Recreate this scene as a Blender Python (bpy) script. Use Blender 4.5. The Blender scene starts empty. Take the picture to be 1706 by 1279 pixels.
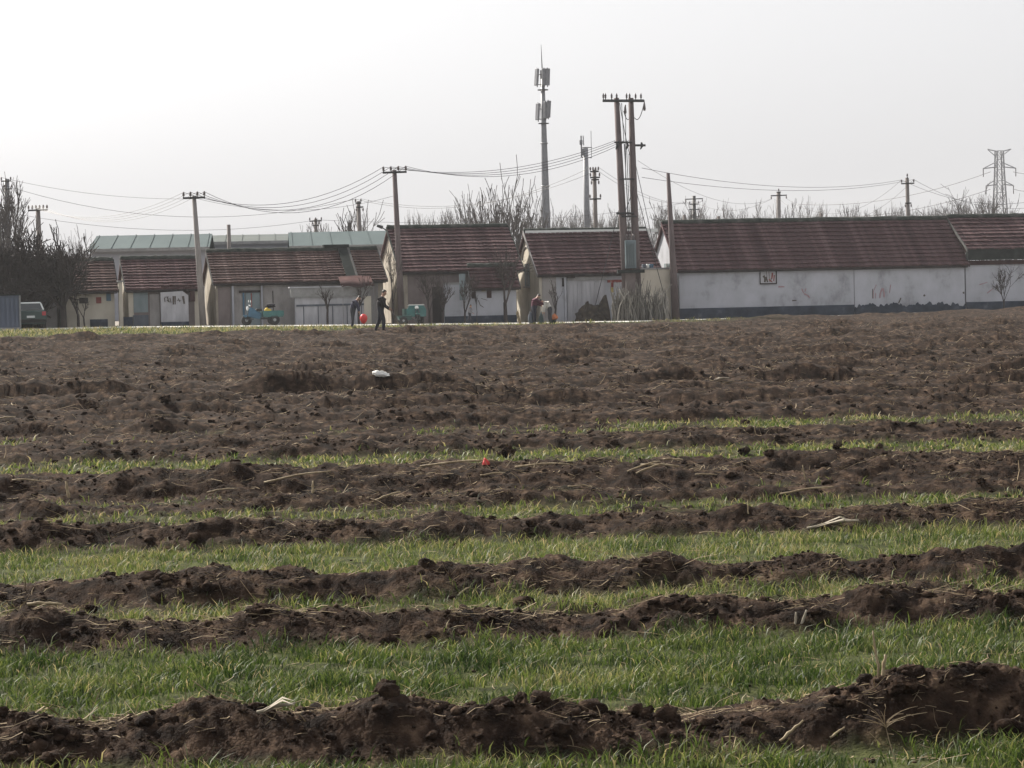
import bpy, math, random
import numpy as np
from mathutils import Vector, Matrix
R = math.radians
scene = bpy.context.scene
col = scene.collection

# ------------------------------------------------------------------ camera
F, CX, CY, EYE = 4500.0, 853.0, 639.5, 2.2          # focal length in photo pixels, eye height
ROLL = R(1.2)
PITCH = math.atan((CY - 474.0) / F)
cam_d = bpy.data.cameras.new('camera')
cam = bpy.data.objects.new('camera', cam_d); col.objects.link(cam)
cam_d.sensor_fit = 'HORIZONTAL'; cam_d.sensor_width = 36.0
cam_d.lens = F / 1706.0 * 36.0
cam_d.clip_start = 0.5; cam_d.clip_end = 6000
FWD = Vector((0, math.cos(PITCH), -math.sin(PITCH)))
UP = Vector((0, math.sin(PITCH), math.cos(PITCH)))
RT = Vector((1, 0, 0))
cr = RT * math.cos(ROLL) - UP * math.sin(ROLL)
cu = RT * math.sin(ROLL) + UP * math.cos(ROLL)
M = Matrix((cr, cu, -FWD)).transposed().to_4x4(); M.translation = (0, 0, EYE)
cam.matrix_world = M
scene.camera = cam

# ------------------------------------------------------------------ light and sky
SUN_EL, SUN_AZ = R(35), R(-42)        # azimuth from +Y (away from the camera) towards +X
sun_vec = Vector((math.sin(SUN_AZ) * math.cos(SUN_EL), math.cos(SUN_AZ) * math.cos(SUN_EL), math.sin(SUN_EL)))
world = bpy.data.worlds.new('World'); scene.world = world; world.use_nodes = True
nt = world.node_tree; nt.nodes.clear()
sky = nt.nodes.new('ShaderNodeTexSky'); sky.sky_type = 'NISHITA'; sky.sun_disc = False
sky.sun_elevation = SUN_EL; sky.sun_rotation = SUN_AZ
sky.air_density = 1.0; sky.dust_density = 6.0; sky.ozone_density = 1.0
hsv = nt.nodes.new('ShaderNodeHueSaturation'); hsv.inputs['Saturation'].default_value = 0.12
mixw = nt.nodes.new('ShaderNodeMix'); mixw.data_type = 'RGBA'; mixw.inputs[0].default_value = 0.42
mixw.inputs[7].default_value = (8.4, 8.45, 8.8, 1)      # thin even cloud veil over the whole sky
bg = nt.nodes.new('ShaderNodeBackground'); bg.inputs['Strength'].default_value = 0.08
wo = nt.nodes.new('ShaderNodeOutputWorld')
nt.links.new(sky.outputs[0], hsv.inputs['Color']); nt.links.new(hsv.outputs[0], mixw.inputs[6])
nt.links.new(mixw.outputs[2], bg.inputs[0]); nt.links.new(bg.outputs[0], wo.inputs[0])
sl = bpy.data.lights.new('sun', 'SUN'); sl.energy = 5.0; sl.angle = R(2.0); sl.color = (1.0, 0.93, 0.82)
so = bpy.data.objects.new('sun', sl); col.objects.link(so)
so.rotation_euler = sun_vec.to_track_quat('Z', 'Y').to_euler()
scene.view_settings.view_transform = 'Standard'; scene.view_settings.look = 'None'
scene.view_settings.exposure = 0.86; scene.view_settings.gamma = 1.0
scene.render.engine = 'CYCLES'
scene.cycles.max_bounces = 6; scene.cycles.diffuse_bounces = 3; scene.cycles.transparent_max_bounces = 12
scene.cycles.volume_bounces = 1

# ------------------------------------------------------------------ frames of reference
def ray(px, py):
    dx, dy = (px - CX) / F, (CY - py) / F
    a = dx * math.cos(ROLL) + dy * math.sin(ROLL)
    b = -dx * math.sin(ROLL) + dy * math.cos(ROLL)
    return RT * a + UP * b + FWD
def at(px, py, D):                       # point at distance D (metres along Y) seen at that spot of the photo
    d = ray(px, py); return Vector((0, 0, EYE)) + d * (D / d.y)
TH = R(12.5); CT, ST = math.cos(TH), math.sin(TH)
D0 = 147.0                               # the village street: u runs along the house fronts, v away from them
def S(u, v, z=0.0): return Vector((u * CT - v * ST, D0 + u * ST + v * CT, z))
def uv_of(x, y): 
    X, Y = x, y - D0
    return X * CT + Y * ST, -X * ST + Y * CT
def Hv(px, py, v):                       # where the sight line meets the plane v = const of the street
    d = ray(px, py)
    # -x*ST + (y-D0)*CT = v
    t = (v + D0 * CT) / (-d.x * ST + d.y * CT)
    p = Vector((0, 0, EYE)) + d * t
    return p.x * CT + (p.y - D0) * ST, p.z

# ------------------------------------------------------------------ noise
_rs = np.random.RandomState(7)
_perm = _rs.permutation(512); _perm = np.concatenate([_perm, _perm, _perm])
_ang = _rs.rand(512) * 2 * np.pi; _gx, _gy = np.cos(_ang), np.sin(_ang)
def pn(x, y, seed=0):
    x = np.asarray(x, float) + seed * 13.7; y = np.asarray(y, float) + seed * 7.3
    xi = np.floor(x).astype(np.int64); yi = np.floor(y).astype(np.int64)
    xf = x - xi; yf = y - yi
    u = xf * xf * xf * (xf * (xf * 6 - 15) + 10); v = yf * yf * yf * (yf * (yf * 6 - 15) + 10)
    def g(ix, iy, fx, fy):
        h = _perm[(_perm[ix & 511] + (iy & 511))] & 511
        return _gx[h] * fx + _gy[h] * fy
    a = g(xi, yi, xf, yf); b = g(xi + 1, yi, xf - 1, yf); c = g(xi, yi + 1, xf, yf - 1); d = g(xi + 1, yi + 1, xf - 1, yf - 1)
    return (a + u * (b - a) + v * ((c + u * (d - c)) - (a + u * (b - a)))) * 1.5
def wor(x, y, seed=0):                    # distance to the nearest scattered point, for crumbly earth
    x = np.asarray(x, float); y = np.asarray(y, float)
    xi = np.floor(x).astype(np.int64); yi = np.floor(y).astype(np.int64); best = np.full(x.shape, 9.0)
    for i in (-1, 0, 1):
        for j in (-1, 0, 1):
            h = _perm[(_perm[(xi + i + seed * 17) & 511] + ((yi + j) & 511))] & 511
            dx_ = xi + i + .5 + .5 * _gx[h] - x; dy_ = yi + j + .5 + .5 * _gy[(h * 7) & 511] - y
            best = np.minimum(best, dx_ * dx_ + dy_ * dy_)
    return best
def sstep(a, b, x):
    t = np.clip((x - a) / (b - a), 0, 1); return t * t * (3 - 2 * t)

# ------------------------------------------------------------------ terrain
PHI = R(3.5); CP, SP = math.cos(PHI), math.sin(PHI)
FIELD_V = -9.3                            # the field ends here (street frame)
zu_u = np.array([-400, -60, -22, -8, 0, 7, 16, 26, 60, 400.])
zu_z = np.array([0.3, 0.5, 0.42, 0.22, 0.12, 0.08, 0.08, 0.18, 0.3, 0.3])
def terr(x, y):                           # the gentle lie of the land, without furrows
    u, v = uv_of(x, y)
    return np.interp(u, zu_u, zu_z) * sstep(60, 132, y) 
rs = np.random.RandomState(3)
# ridges: crest w, near-face run, back run, height
RID = [(12.78, .42, .75, .22), (16.93, .45, .6, .18), (19.25, .5, .7, .20), (23.55, .6, .9, .20), (26.9, .4, .5, .12),
       (29.0, .9, 1.0, .27), (30.6, .8, 1.3, .2), (35.4, .5, 1.1, .15), (37.3, .6, .9, .12)]
w = 41.9
while w < 150:
    RID.append((w, .40 + .2 * rs.rand(), .7 + .4 * rs.rand(), .13 + .20 * rs.rand() ** 1.4)); w += 1.5 + 1.3 * rs.rand()
RID = np.array(RID); RID[:9, 3] *= .80
GR = [(7.5, 12.34, 1, 0), (13.6, 16.45, 1, 0), (17.55, 18.75, .5, 0), (20.0, 22.95, .92, 0), (24.6, 26.45, .5, 0), (27.45, 28.0, .3, 0),
      (32.3, 34.95, .62, 0), (38.5, 41.3, .5, 1)]
def wco(x, y):
    return y * CP - x * SP + .16 * pn(x * .33, y * .11, 1) + .05 * pn(x * 1.3, y * .5, 2)
def grassy(x, y):
    w = wco(x, y); n = pn(x * .8, y * .8, 5) * .7 + pn(x * 2.6, y * 2.6, 6) * .5
    g = np.zeros_like(w)
    for a, b, s, side in GR:
        e = .12 + .006 * a
        k = sstep(a - e, a + e, w) * (1 - sstep(b - e, b + e, w))
        ss = s * (sstep(-2.5, 3.0, x) if side else 1)
        g = np.maximum(g, k * np.clip(ss * 1.6 - .3 + n * (1.3 - ss), 0, 1))
    u, v = uv_of(x, y)
    vw = 4 + 17 * (1 - sstep(-18, 2, u)) + 3 * pn(u * .25, v * .1, 8)
    verge = sstep(FIELD_V - vw, FIELD_V - vw * .7, v) * (1 - sstep(4, 14, u)) * np.maximum(sstep(-.25, .25, n + .15), 1 - sstep(-12, -4, u)) * .85
    verge = verge * (1 - sstep(-7.6, -7.2, v))
    return np.clip(np.maximum(g, verge), 0, 1)
def height(x, y):
    x = np.asarray(x, float); y = np.asarray(y, float)
    w = wco(x, y); u, v = uv_of(x, y)
    i = np.searchsorted(RID[:, 0], w)
    z = np.zeros_like(w)
    for k in (-1, 0, 1):
        j = np.clip(i + k, 0, len(RID) - 1)
        c, nf, bk, h = RID[j, 0], RID[j, 1], RID[j, 2], RID[j, 3]
        d = w - c
        hh = h * (.86 + (.5 + .22 * (j > 9)) * pn(x * .45, j * 3.1, 3) + .28 * pn(x * 1.6, j * 5.7, 4))
        hh = hh + (j == 0) * (.055 * np.exp(-((x + .62) / .28) ** 2) + .06 * np.exp(-((x - 1.9) / .4) ** 2) + .02 * np.exp(-((x + 2.05) / .2) ** 2))
        z = np.maximum(z, hh * np.where(d < 0, sstep(-nf, -.02, d), 1 - sstep(.02, bk, d)))
    soil = 1 - grassy(x, y)
    far = sstep(30, 60, y)
    xs_ = x * (1 - .55 * far)
    wx = xs_ + .03 * pn(x * 9, y * 9, 17); wy = y + .03 * pn(x * 9, y * 9, 18)
    rough = .45 + .55 * sstep(-.25, .35, pn(x * .9, y * 1.3, 19))
    big = np.clip(1 - 1.5 * wor(wx * 3.6, wy * 3.6, 1), 0, 1) * sstep(-.2, .3, pn(x * 1.4, y * 1.4, 20))
    lump = (.045 + .03 * far) * (np.abs(pn(xs_ * 1.7, y * 2.2, 11)) * 1.6 - .4) + .062 * (1 - .5 * far) * big \
         + rough * (.036 * (.6 - wor(wx * 8.5, wy * 8.5, 2)) + .022 * (.6 - wor(wx * 19, wy * 19, 3))) + .008 * pn(x * 40, y * 40, 14)
    z = z + soil * lump + (1 - soil) * .02 * pn(x * 3, y * 3, 15)
    infield = 1 - sstep(FIELD_V - .4, FIELD_V + .5, v)
    # low earth bank where the field meets the road on the right
    bank = np.exp(-((v - FIELD_V + 1.2) / .9) ** 2) * sstep(5, 12, u) * (.15 + .10 * pn(u * .5, 0 * u, 21))
    bank = bank + np.exp(-((v - FIELD_V + 1.0) / .7) ** 2) * .05 * (1 - sstep(5, 12, u))
    vreg = sstep(FIELD_V - 24, FIELD_V - 17, v) * (1 - sstep(-20, -2, u))
    vreg = np.maximum(vreg, sstep(FIELD_V - 9, FIELD_V - 6, v) * (1 - sstep(-6, 8, u)))
    z = z * (1 - .85 * vreg) * infield * (1 - .5 * sstep(110, 130, y)) + (bank + 0) + (1 - infield) * (-.03 + .01 * pn(x * .8, y * .8, 16))
    return z + terr(x, y)
def hz(x, y): return float(height(np.array([x]), np.array([y]))[0])
def tz(x, y): return float(terr(np.array([x]), np.array([y]))[0])
def ground_at(px, py):                    # the sight line followed until it meets the field surface
    d = ray(px, py); t = np.linspace(9, 150, 6000) ; t = 9 * (150 / 9) ** ((t - 9) / 141)
    x = d.x * t; y = d.y * t; z = EYE + d.z * t
    h = height(x, y); k = np.argmax(z < h)
    return Vector((x[k], y[k], h[k]))

# ------------------------------------------------------------------ mesh helpers
def mesh_np(name, V, Fc, smooth=False, attrs=None):
    me = bpy.data.meshes.new(name)
    V = np.ascontiguousarray(V, np.float32); Fc = np.ascontiguousarray(Fc, np.int32); k = Fc.shape[1]; n = len(Fc)
    me.vertices.add(len(V)); me.vertices.foreach_set('co', V.ravel())
    me.loops.add(n * k); me.loops.foreach_set('vertex_index', Fc.ravel())
    me.polygons.add(n); me.polygons.foreach_set('loop_start', np.arange(0, n * k, k, dtype=np.int32))
    if smooth: me.polygons.foreach_set('use_smooth', np.ones(n, bool))
    me.update(calc_edges=True)
    for a, val in (attrs or {}).items():
        at_ = me.attributes.new(a, 'FLOAT', 'POINT'); at_.data.foreach_set('value', np.ascontiguousarray(val, np.float32))
    return me
def tag(o, label=None, cat=None, group=None, kind=None):
    if label: o['label'] = label
    if cat: o['category'] = cat
    if group: o['group'] = group
    if kind: o['kind'] = kind
    return o
def link(name, me, m=None, parent=None):
    o = bpy.data.objects.new(name, me); col.objects.link(o)
    if m is not None and len(me.materials) == 0: me.materials.append(m)
    if parent: o.parent = parent
    return o
def thing(name, loc, rz, label, cat, group=None):
    o = bpy.data.objects.new(name, None); col.objects.link(o); o.empty_display_size = .3
    o.location = loc; o.rotation_euler = (0, 0, rz); return tag(o, label, cat, group)
def copy_tree(o, parent=None):
    c = o.copy(); col.objects.link(c); c.parent = parent
    for ch in list(o.children): copy_tree(ch, c)
    return c
class MB:
    def __init__(s): s.v = []; s.f = []
    def add(s, vs, fs):
        n = len(s.v); s.v += [tuple(p) for p in vs]; s.f += [tuple(i + n for i in f) for f in fs]; return s
    def box(s, x0, x1, y0, y1, z0, z1):
        return s.add([(x0, y0, z0), (x1, y0, z0), (x1, y1, z0), (x0, y1, z0), (x0, y0, z1), (x1, y0, z1), (x1, y1, z1), (x0, y1, z1)],
                     [(0, 3, 2, 1), (4, 5, 6, 7), (0, 1, 5, 4), (1, 2, 6, 5), (2, 3, 7, 6), (3, 0, 4, 7)])
    def prism(s, poly, axis, a, b):       # poly: list of 2-D points, extruded along the axis from a to b
        n = len(poly)
        def P(p, t): return {0: (t, p[0], p[1]), 1: (p[0], t, p[1]), 2: (p[0], p[1], t)}[axis]
        vs = [P(p, a) for p in poly] + [P(p, b) for p in poly]
        return s.add(vs, [tuple(range(n))[::-1], tuple(range(n, 2 * n))] + [(i, (i + 1) % n, n + (i + 1) % n, n + i) for i in range(n)])
    def tube(s, pts, rad, k=6, cap=True):
        pts = [Vector(p) for p in pts]
        if not hasattr(rad, '__len__'): rad = [rad] * len(pts)
        vs = []; n = len(pts); prev = None
        for i, p in enumerate(pts):
            d = (pts[min(i + 1, n - 1)] - pts[max(i - 1, 0)])
            d = d.normalized() if d.length > 1e-9 else Vector((0, 0, 1))
            a = prev - d * prev.dot(d) if prev is not None else d.cross(Vector((0, 0, 1)) if abs(d.z) < .9 else Vector((1, 0, 0)))
            a = a.normalized() if a.length > 1e-6 else Vector((1, 0, 0)); prev = a
            b = d.cross(a)
            for q in range(k):
                t = 2 * math.pi * q / k; vs.append(p + (a * math.cos(t) + b * math.sin(t)) * rad[i])
        fs = [(i * k + q, i * k + (q + 1) % k, (i + 1) * k + (q + 1) % k, (i + 1) * k + q) for i in range(n - 1) for q in range(k)]
        if cap: fs += [tuple(range(k))[::-1], tuple((n - 1) * k + q for q in range(k))]
        return s.add(vs, fs)
    def lathe(s, prof, k=16, axis='z', c=(0, 0, 0)):   # prof: (radius, height)
        vs = []
        for r, h in prof:
            for q in range(k):
                t = 2 * math.pi * q / k
                p = {'z': (r * math.cos(t), r * math.sin(t), h), 'y': (r * math.cos(t), h, r * math.sin(t)), 'x': (h, r * math.cos(t), r * math.sin(t))}[axis]
                vs.append((p[0] + c[0], p[1] + c[1], p[2] + c[2]))
        n = len(prof)
        return s.add(vs, [(i * k + q, i * k + (q + 1) % k, (i + 1) * k + (q + 1) % k, (i + 1) * k + q) for i in range(n - 1) for q in range(k)]
                     + [tuple(range(k))[::-1], tuple((n - 1) * k + q for q in range(k))])
    def build(s, name, m, parent=None, smooth=False, xf=None, bevel=0):
        me = bpy.data.meshes.new(name)
        vs = s.v if xf is None else [tuple(xf @ Vector(p)) for p in s.v]
        me.from_pydata(vs, [], s.f)
        import bmesh
        bm = bmesh.new(); bm.from_mesh(me); bmesh.ops.recalc_face_normals(bm, faces=bm.faces)
        if bevel: bmesh.ops.bevel(bm, geom=list(bm.edges), offset=bevel, segments=1, affect='EDGES', clamp_overlap=True)
        bm.to_mesh(me); bm.free()
        if smooth: me.polygons.foreach_set('use_smooth', [True] * len(me.polygons))
        return link(name, me, m, parent)

# ------------------------------------------------------------------ materials
def mat(name, cols, scale=4.0, rough=.9, bump=0.0, bscale=None, stretch=(1, 1, 1), detail=6.0, metal=0.0, spec=.25, pos=None, trans=0, attr=None):
    m = bpy.data.materials.new(name); m.use_nodes = True; t = m.node_tree; N = t.nodes; Lk = t.links
    b = N['Principled BSDF']; b.inputs['Roughness'].default_value = rough; b.inputs['Metallic'].default_value = metal
    b.inputs['Specular IOR Level'].default_value = spec
    tc = N.new('ShaderNodeTexCoord'); mp = N.new('ShaderNodeMapping'); mp.inputs['Scale'].default_value = stretch
    Lk.new(tc.outputs['Object'], mp.inputs[0])
    no = N.new('ShaderNodeTexNoise'); no.inputs['Scale'].default_value = scale; no.inputs['Detail'].default_value = detail; no.inputs['Roughness'].default_value = .62
    Lk.new(mp.outputs[0], no.inputs['Vector'])
    rp = N.new('ShaderNodeValToRGB'); e = rp.color_ramp.elements
    n = len(cols); pos = pos or ([.5] if n == 1 else [.3 + .4 * i / (n - 1) for i in range(n)])
    while len(e) < n: e.new(.5)
    while len(e) > n: e.remove(e[-1])
    for i, c in enumerate(cols): e[i].position = pos[i]; e[i].color = (*c, 1)
    if attr:
        an = N.new('ShaderNodeAttribute'); an.attribute_name = attr; Lk.new(an.outputs['Fac'], rp.inputs[0])
    else: Lk.new(no.outputs['Fac'], rp.inputs[0])
    Lk.new(rp.outputs[0], b.inputs['Base Color'])
    if bump:
        bn = N.new('ShaderNodeTexNoise'); bn.inputs['Scale'].default_value = bscale or scale * 4; bn.inputs['Detail'].default_value = 5
        Lk.new(mp.outputs[0], bn.inputs['Vector'])
        bp = N.new('ShaderNodeBump'); bp.inputs['Strength'].default_value = bump; bp.inputs['Distance'].default_value = .02
        Lk.new(bn.outputs['Fac'], bp.inputs['Height']); Lk.new(bp.outputs[0], b.inputs['Normal'])
    if trans:
        tr = N.new('ShaderNodeBsdfTranslucent'); mx = N.new('ShaderNodeMixShader'); mx.inputs[0].default_value = trans
        Lk.new(rp.outputs[0], tr.inputs['Color']); Lk.new(b.outputs[0], mx.inputs[1]); Lk.new(tr.outputs[0], mx.inputs[2])
        Lk.new(mx.outputs[0], N['Material Output'].inputs['Surface'])
    return m
SOIL_C = [(.0070, .0042, .0030), (.0175, .0106, .0073), (.035, .0218, .0150), (.092, .061, .041)]
def soil_material():
    m = mat('ploughed_soil', SOIL_C, scale=5.5, bump=1.0, bscale=55, detail=12, rough=1.0, spec=.08, pos=[.36, .46, .56, .68])
    t = m.node_tree; N = t.nodes; Lk = t.links; b = N['Principled BSDF']; ramp = [n for n in N if n.type == 'VALTORGB'][0]
    an = N.new('ShaderNodeAttribute'); an.attribute_name = 'grassy'
    g = N.new('ShaderNodeTexNoise'); g.inputs['Scale'].default_value = 9; g.inputs['Detail'].default_value = 8
    tc = [n for n in N if n.type == 'TEX_COORD'][0]; Lk.new(tc.outputs['Object'], g.inputs['Vector'])
    gr = N.new('ShaderNodeValToRGB'); e = gr.color_ramp.elements
    e[0].position = .35; e[0].color = (.022, .026, .010, 1); e[1].position = .68; e[1].color = (.075, .085, .028, 1)
    Lk.new(g.outputs['Fac'], gr.inputs[0])
    # straw chaff flecks on the earth
    s = N.new('ShaderNodeTexNoise'); s.inputs['Scale'].default_value = 14; s.inputs['Detail'].default_value = 9; s.inputs['Roughness'].default_value = .75
    mp = N.new('ShaderNodeMapping'); mp.inputs['Scale'].default_value = (.30, 1.0, 1); Lk.new(tc.outputs['Object'], mp.inputs[0]); Lk.new(mp.outputs[0], s.inputs['Vector'])
    sr = N.new('ShaderNodeValToRGB'); sr.color_ramp.elements[0].position = .585; sr.color_ramp.elements[1].position = .74
    sr.color_ramp.elements[1].color = (.75, .75, .75, 1)
    Lk.new(s.outputs['Fac'], sr.inputs[0])
    m1 = N.new('ShaderNodeMix'); m1.data_type = 'RGBA'; m1.inputs[7].default_value = (.20, .14, .085, 1)
    Lk.new(sr.outputs[0], m1.inputs[0]); Lk.new(ramp.outputs[0], m1.inputs[6])
    m2 = N.new('ShaderNodeMix'); m2.data_type = 'RGBA'
    Lk.new(an.outputs['Fac'], m2.inputs[0]); Lk.new(m1.outputs[2], m2.inputs[6]); Lk.new(gr.outputs[0], m2.inputs[7])
    Lk.new(m2.outputs[2], b.inputs['Base Color'])
    return m
M_soil = soil_material()
M_clod = mat('clod_earth', SOIL_C, scale=9, bump=.9, bscale=70, detail=10, rough=1, spec=.08, pos=[.3, .42, .54, .70])
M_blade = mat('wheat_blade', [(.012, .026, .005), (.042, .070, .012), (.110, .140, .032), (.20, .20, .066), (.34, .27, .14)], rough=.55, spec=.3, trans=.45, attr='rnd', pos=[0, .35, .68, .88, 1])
M_straw = mat('dry_straw', [(.13, .095, .055), (.26, .195, .12), (.42, .34, .22)], scale=8, rough=.75, trans=.12, stretch=(1, 1, .3))
M_stalk = mat('maize_stalk', [(.13, .095, .055), (.27, .21, .125), (.40, .33, .22)], scale=14, rough=.7, bump=.2)
M_husk = mat('pale_husk', [(.22, .185, .135), (.40, .36, .29)], scale=12, rough=.8, trans=.2)
M_white_wall = mat('whitewash', [(.20, .205, .22), (.365, .375, .41), (.43, .44, .485)], scale=.8, bump=.15, bscale=20, detail=10, pos=[.30, .46, .66], stretch=(1, 1, .7))
M_cream_wall = mat('cream_plaster', [(.30, .27, .22), (.48, .44, .37), (.56, .52, .44)], scale=.8, bump=.2, bscale=18, detail=9, stretch=(1, 1, .6))
M_stone_wall = mat('weathered_stone_render', [(.17, .15, .125), (.32, .285, .235), (.42, .38, .32)], scale=1.6, bump=.5, bscale=9, detail=9, stretch=(1, 1, .55))
M_grey_wall = mat('grey_render', [(.16, .15, .15), (.27, .255, .25), (.34, .325, .32)], scale=1.1, bump=.25, bscale=14, detail=9, stretch=(1, 1, .5))
M_brown_wall = mat('brown_brick_render', [(.11, .088, .085), (.17, .14, .138), (.22, .19, .185)], scale=1.3, bump=.3, bscale=14, detail=9, stretch=(1, 1, .5))
M_plinth = mat('blue_grey_plinth', [(.022, .031, .048), (.045, .058, .082), (.13, .145, .17)], spec=.05, scale=1.4, bump=.2, detail=9, pos=[.35, .6, .85])
M_roofverge = mat('dark_verge_mortar', [(.06, .058, .058), (.11, .108, .105)], scale=3, bump=.2, spec=.05)
M_dark = mat('dark_timber', [(.020, .017, .019), (.045, .038, .038)], spec=.05, scale=3, bump=.3, stretch=(1, 1, .2))
M_greenblack = mat('tarred_eave', [(.012, .016, .016), (.028, .033, .032)], spec=.05, scale=2, bump=.3)
M_rust = mat('red_brown_boards', [(.036, .019, .020), (.062, .034, .033)], spec=.05, scale=2, bump=.2, stretch=(1, 1, .3))
M_tile = mat('red_roof_tile', [(.044, .024, .028), (.072, .041, .045), (.104, .063, .065), (.18, .125, .122)], scale=1.3, rough=.9, spec=.08, bump=.3, bscale=30, detail=10, pos=[.3, .46, .6, .8], stretch=(1.6, 1, 1))
M_tile_b = mat('brown_roof_tile', [(.050, .030, .030), (.080, .050, .048), (.118, .078, .072), (.19, .14, .13)], scale=1.5, rough=.9, spec=.08, bump=.3, bscale=30, detail=10, pos=[.3, .46, .6, .8], stretch=(1.6, 1, 1))
M_ridge = mat('ridge_mortar', [(.02, .027, .025), (.045, .052, .047), (.09, .09, .085)], spec=.05, scale=2.5, bump=.4)
M_verge = mat('grey_verge', [(.18, .18, .18), (.28, .28, .28)], scale=3, bump=.2)
M_concrete = mat('pole_concrete', [(.17, .155, .15), (.27, .25, .24)], scale=2.5, bump=.2, stretch=(1, 1, .3))
M_pole_red = mat('old_concrete_pole', [(.085, .065, .066), (.155, .125, .125)], scale=2.2, bump=.2, stretch=(1, 1, .3))
M_wood = mat('grey_wood_pole', [(.11, .095, .09), (.19, .17, .16)], scale=3, bump=.3, stretch=(1, 1, .2))
M_steel = mat('galvanised_steel', [(.16, .165, .18), (.24, .245, .26)], scale=3, rough=.55, metal=.3)
M_darksteel = mat('dark_steel', [(.030, .032, .035), (.06, .062, .065)], scale=4, rough=.6, metal=.2)
M_porcelain = mat('insulator_porcelain', [(.10, .085, .085), (.16, .14, .14)], scale=6, rough=.35)
M_wire = mat('bare_wire', [(.05, .05, .055)], rough=.6)
M_bark = mat('bark', [(.022, .018, .018), (.042, .034, .033), (.075, .063, .058)], scale=5, bump=.4, stretch=(1, 1, .25))
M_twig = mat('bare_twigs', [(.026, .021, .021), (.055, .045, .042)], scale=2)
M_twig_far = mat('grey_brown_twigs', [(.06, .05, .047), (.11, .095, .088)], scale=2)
M_road = mat('pale_concrete_road', [(.48, .47, .44), (.60, .585, .55)], scale=.6, bump=.1, detail=8)
M_yard = mat('trodden_yard_earth', [(.16, .14, .115), (.25, .22, .19)], scale=1.2, bump=.3, detail=8)
M_teal = mat('teal_sheet_roof', [(.040, .062, .066), (.060, .086, .090)], scale=.5, rough=.8, spec=.1, stretch=(1, .2, 1))
M_palegrey = mat('pale_sheet_roof', [(.07, .085, .082), (.10, .112, .106)], scale=.5, rough=.8, spec=.1)
M_shedwall = mat('pale_shed_wall', [(.27, .28, .32), (.36, .37, .41)], scale=.6)
M_tealdoor = mat('faded_teal_door', [(.13, .17, .185), (.22, .26, .275)], scale=2, stretch=(1, 1, .3))
M_gate = mat('whitish_gate_render', [(.28, .28, .30), (.46, .46, .49)], scale=1.6, bump=.2, detail=9, stretch=(1.5, 1, .35))
M_darkgate = mat('blue_grey_gate', [(.06, .07, .09), (.11, .125, .15)], scale=2, stretch=(1, 1, .3))
M_redpaper = mat('red_paper', [(.16, .035, .035), (.26, .07, .06)], scale=6)
M_redpaint = mat('faded_red_paint', [(.30, .17, .19), (.36, .27, .29)], scale=8)
M_blackpaint = mat('black_brush_paint', [(.05, .045, .04), (.12, .10, .09)], scale=8)
M_yellowpaper = mat('yellow_paper', [(.28, .21, .06), (.38, .31, .12)], scale=6)
M_blue = mat('blue_vehicle_paint', [(.02, .075, .13), (.035, .115, .185)], scale=5, rough=.4, spec=.5)
M_teal_p = mat('teal_vehicle_paint', [(.02, .085, .085), (.035, .14, .135)], scale=5, rough=.4, spec=.5)
M_green_p = mat('dark_green_car_paint', [(.018, .045, .042), (.028, .062, .058)], scale=3, rough=.3, spec=.5)
M_tyre = mat('rubber', [(.018, .018, .019), (.03, .03, .03)], scale=8, rough=.85)
M_rim = mat('wheel_steel', [(.20, .21, .22), (.30, .31, .32)], scale=6, rough=.4, metal=.4)
M_glass = mat('dark_glass', [(.03, .037, .042)], rough=.1, spec=.6)
M_whitepaint = mat('white_paint', [(.66, .68, .66), (.74, .76, .74)], scale=3, rough=.35, spec=.5)
M_lamp = mat('lamp_lens', [(.7, .7, .68)], rough=.2, spec=.6)
M_redlamp = mat('red_lens', [(.40, .03, .04)], rough=.25, spec=.6)
M_container = mat('slate_blue_sheet', [(.085, .105, .15), (.12, .14, .19)], scale=1.5, rough=.6, stretch=(1, 1, .2))
M_yellow = mat('yellow_sack', [(.62, .42, .04), (.75, .55, .10)], scale=6, rough=.7)
M_red = mat('red_plastic', [(.62, .055, .06), (.74, .10, .09)], scale=4, rough=.4, trans=.25)
M_film = mat('white_plastic_film', [(.66, .66, .64), (.80, .80, .78)], scale=8, rough=.5, trans=.3)
M_haystack = mat('dark_straw_heap', [(.016, .014, .013), (.042, .034, .028), (.085, .070, .052)], scale=4, bump=.8, bscale=22, detail=9)
M_reed = mat('pale_reed', [(.17, .16, .14), (.29, .275, .25)], scale=6, stretch=(1, 1, .2))
M_reed_d = mat('dark_reed', [(.07, .066, .058), (.15, .14, .125)], scale=6, stretch=(1, 1, .2))
M_skin = mat('skin', [(.34, .20, .14), (.42, .26, .19)], scale=9, rough=.55)
M_hair = mat('black_hair', [(.008, .007, .007), (.02, .018, .017)], scale=20, rough=.6)
def cloth(name, c): return mat(name, [tuple(x * .75 for x in c), c], scale=7, bump=.3, bscale=14)

# ================================================================== the field
tin = np.linspace(-.285, .285, 590)
tout = .285 + (np.linspace(0, 1, 24)[1:] ** 1.6) * 1.1
T = np.concatenate([-tout[::-1], tin, tout])
Dr = np.concatenate([np.linspace(7, 10.6, 40), 10.6 * (42 / 10.6) ** np.linspace(0, 1, 710)[1:], 42 * (156 / 42) ** np.linspace(0, 1, 300)[1:], 156 * (4000 / 156) ** (np.linspace(0, 1, 50)[1:])])
XX = Dr[:, None] * T[None, :]; YY = np.repeat(Dr[:, None], len(T), 1)
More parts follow.
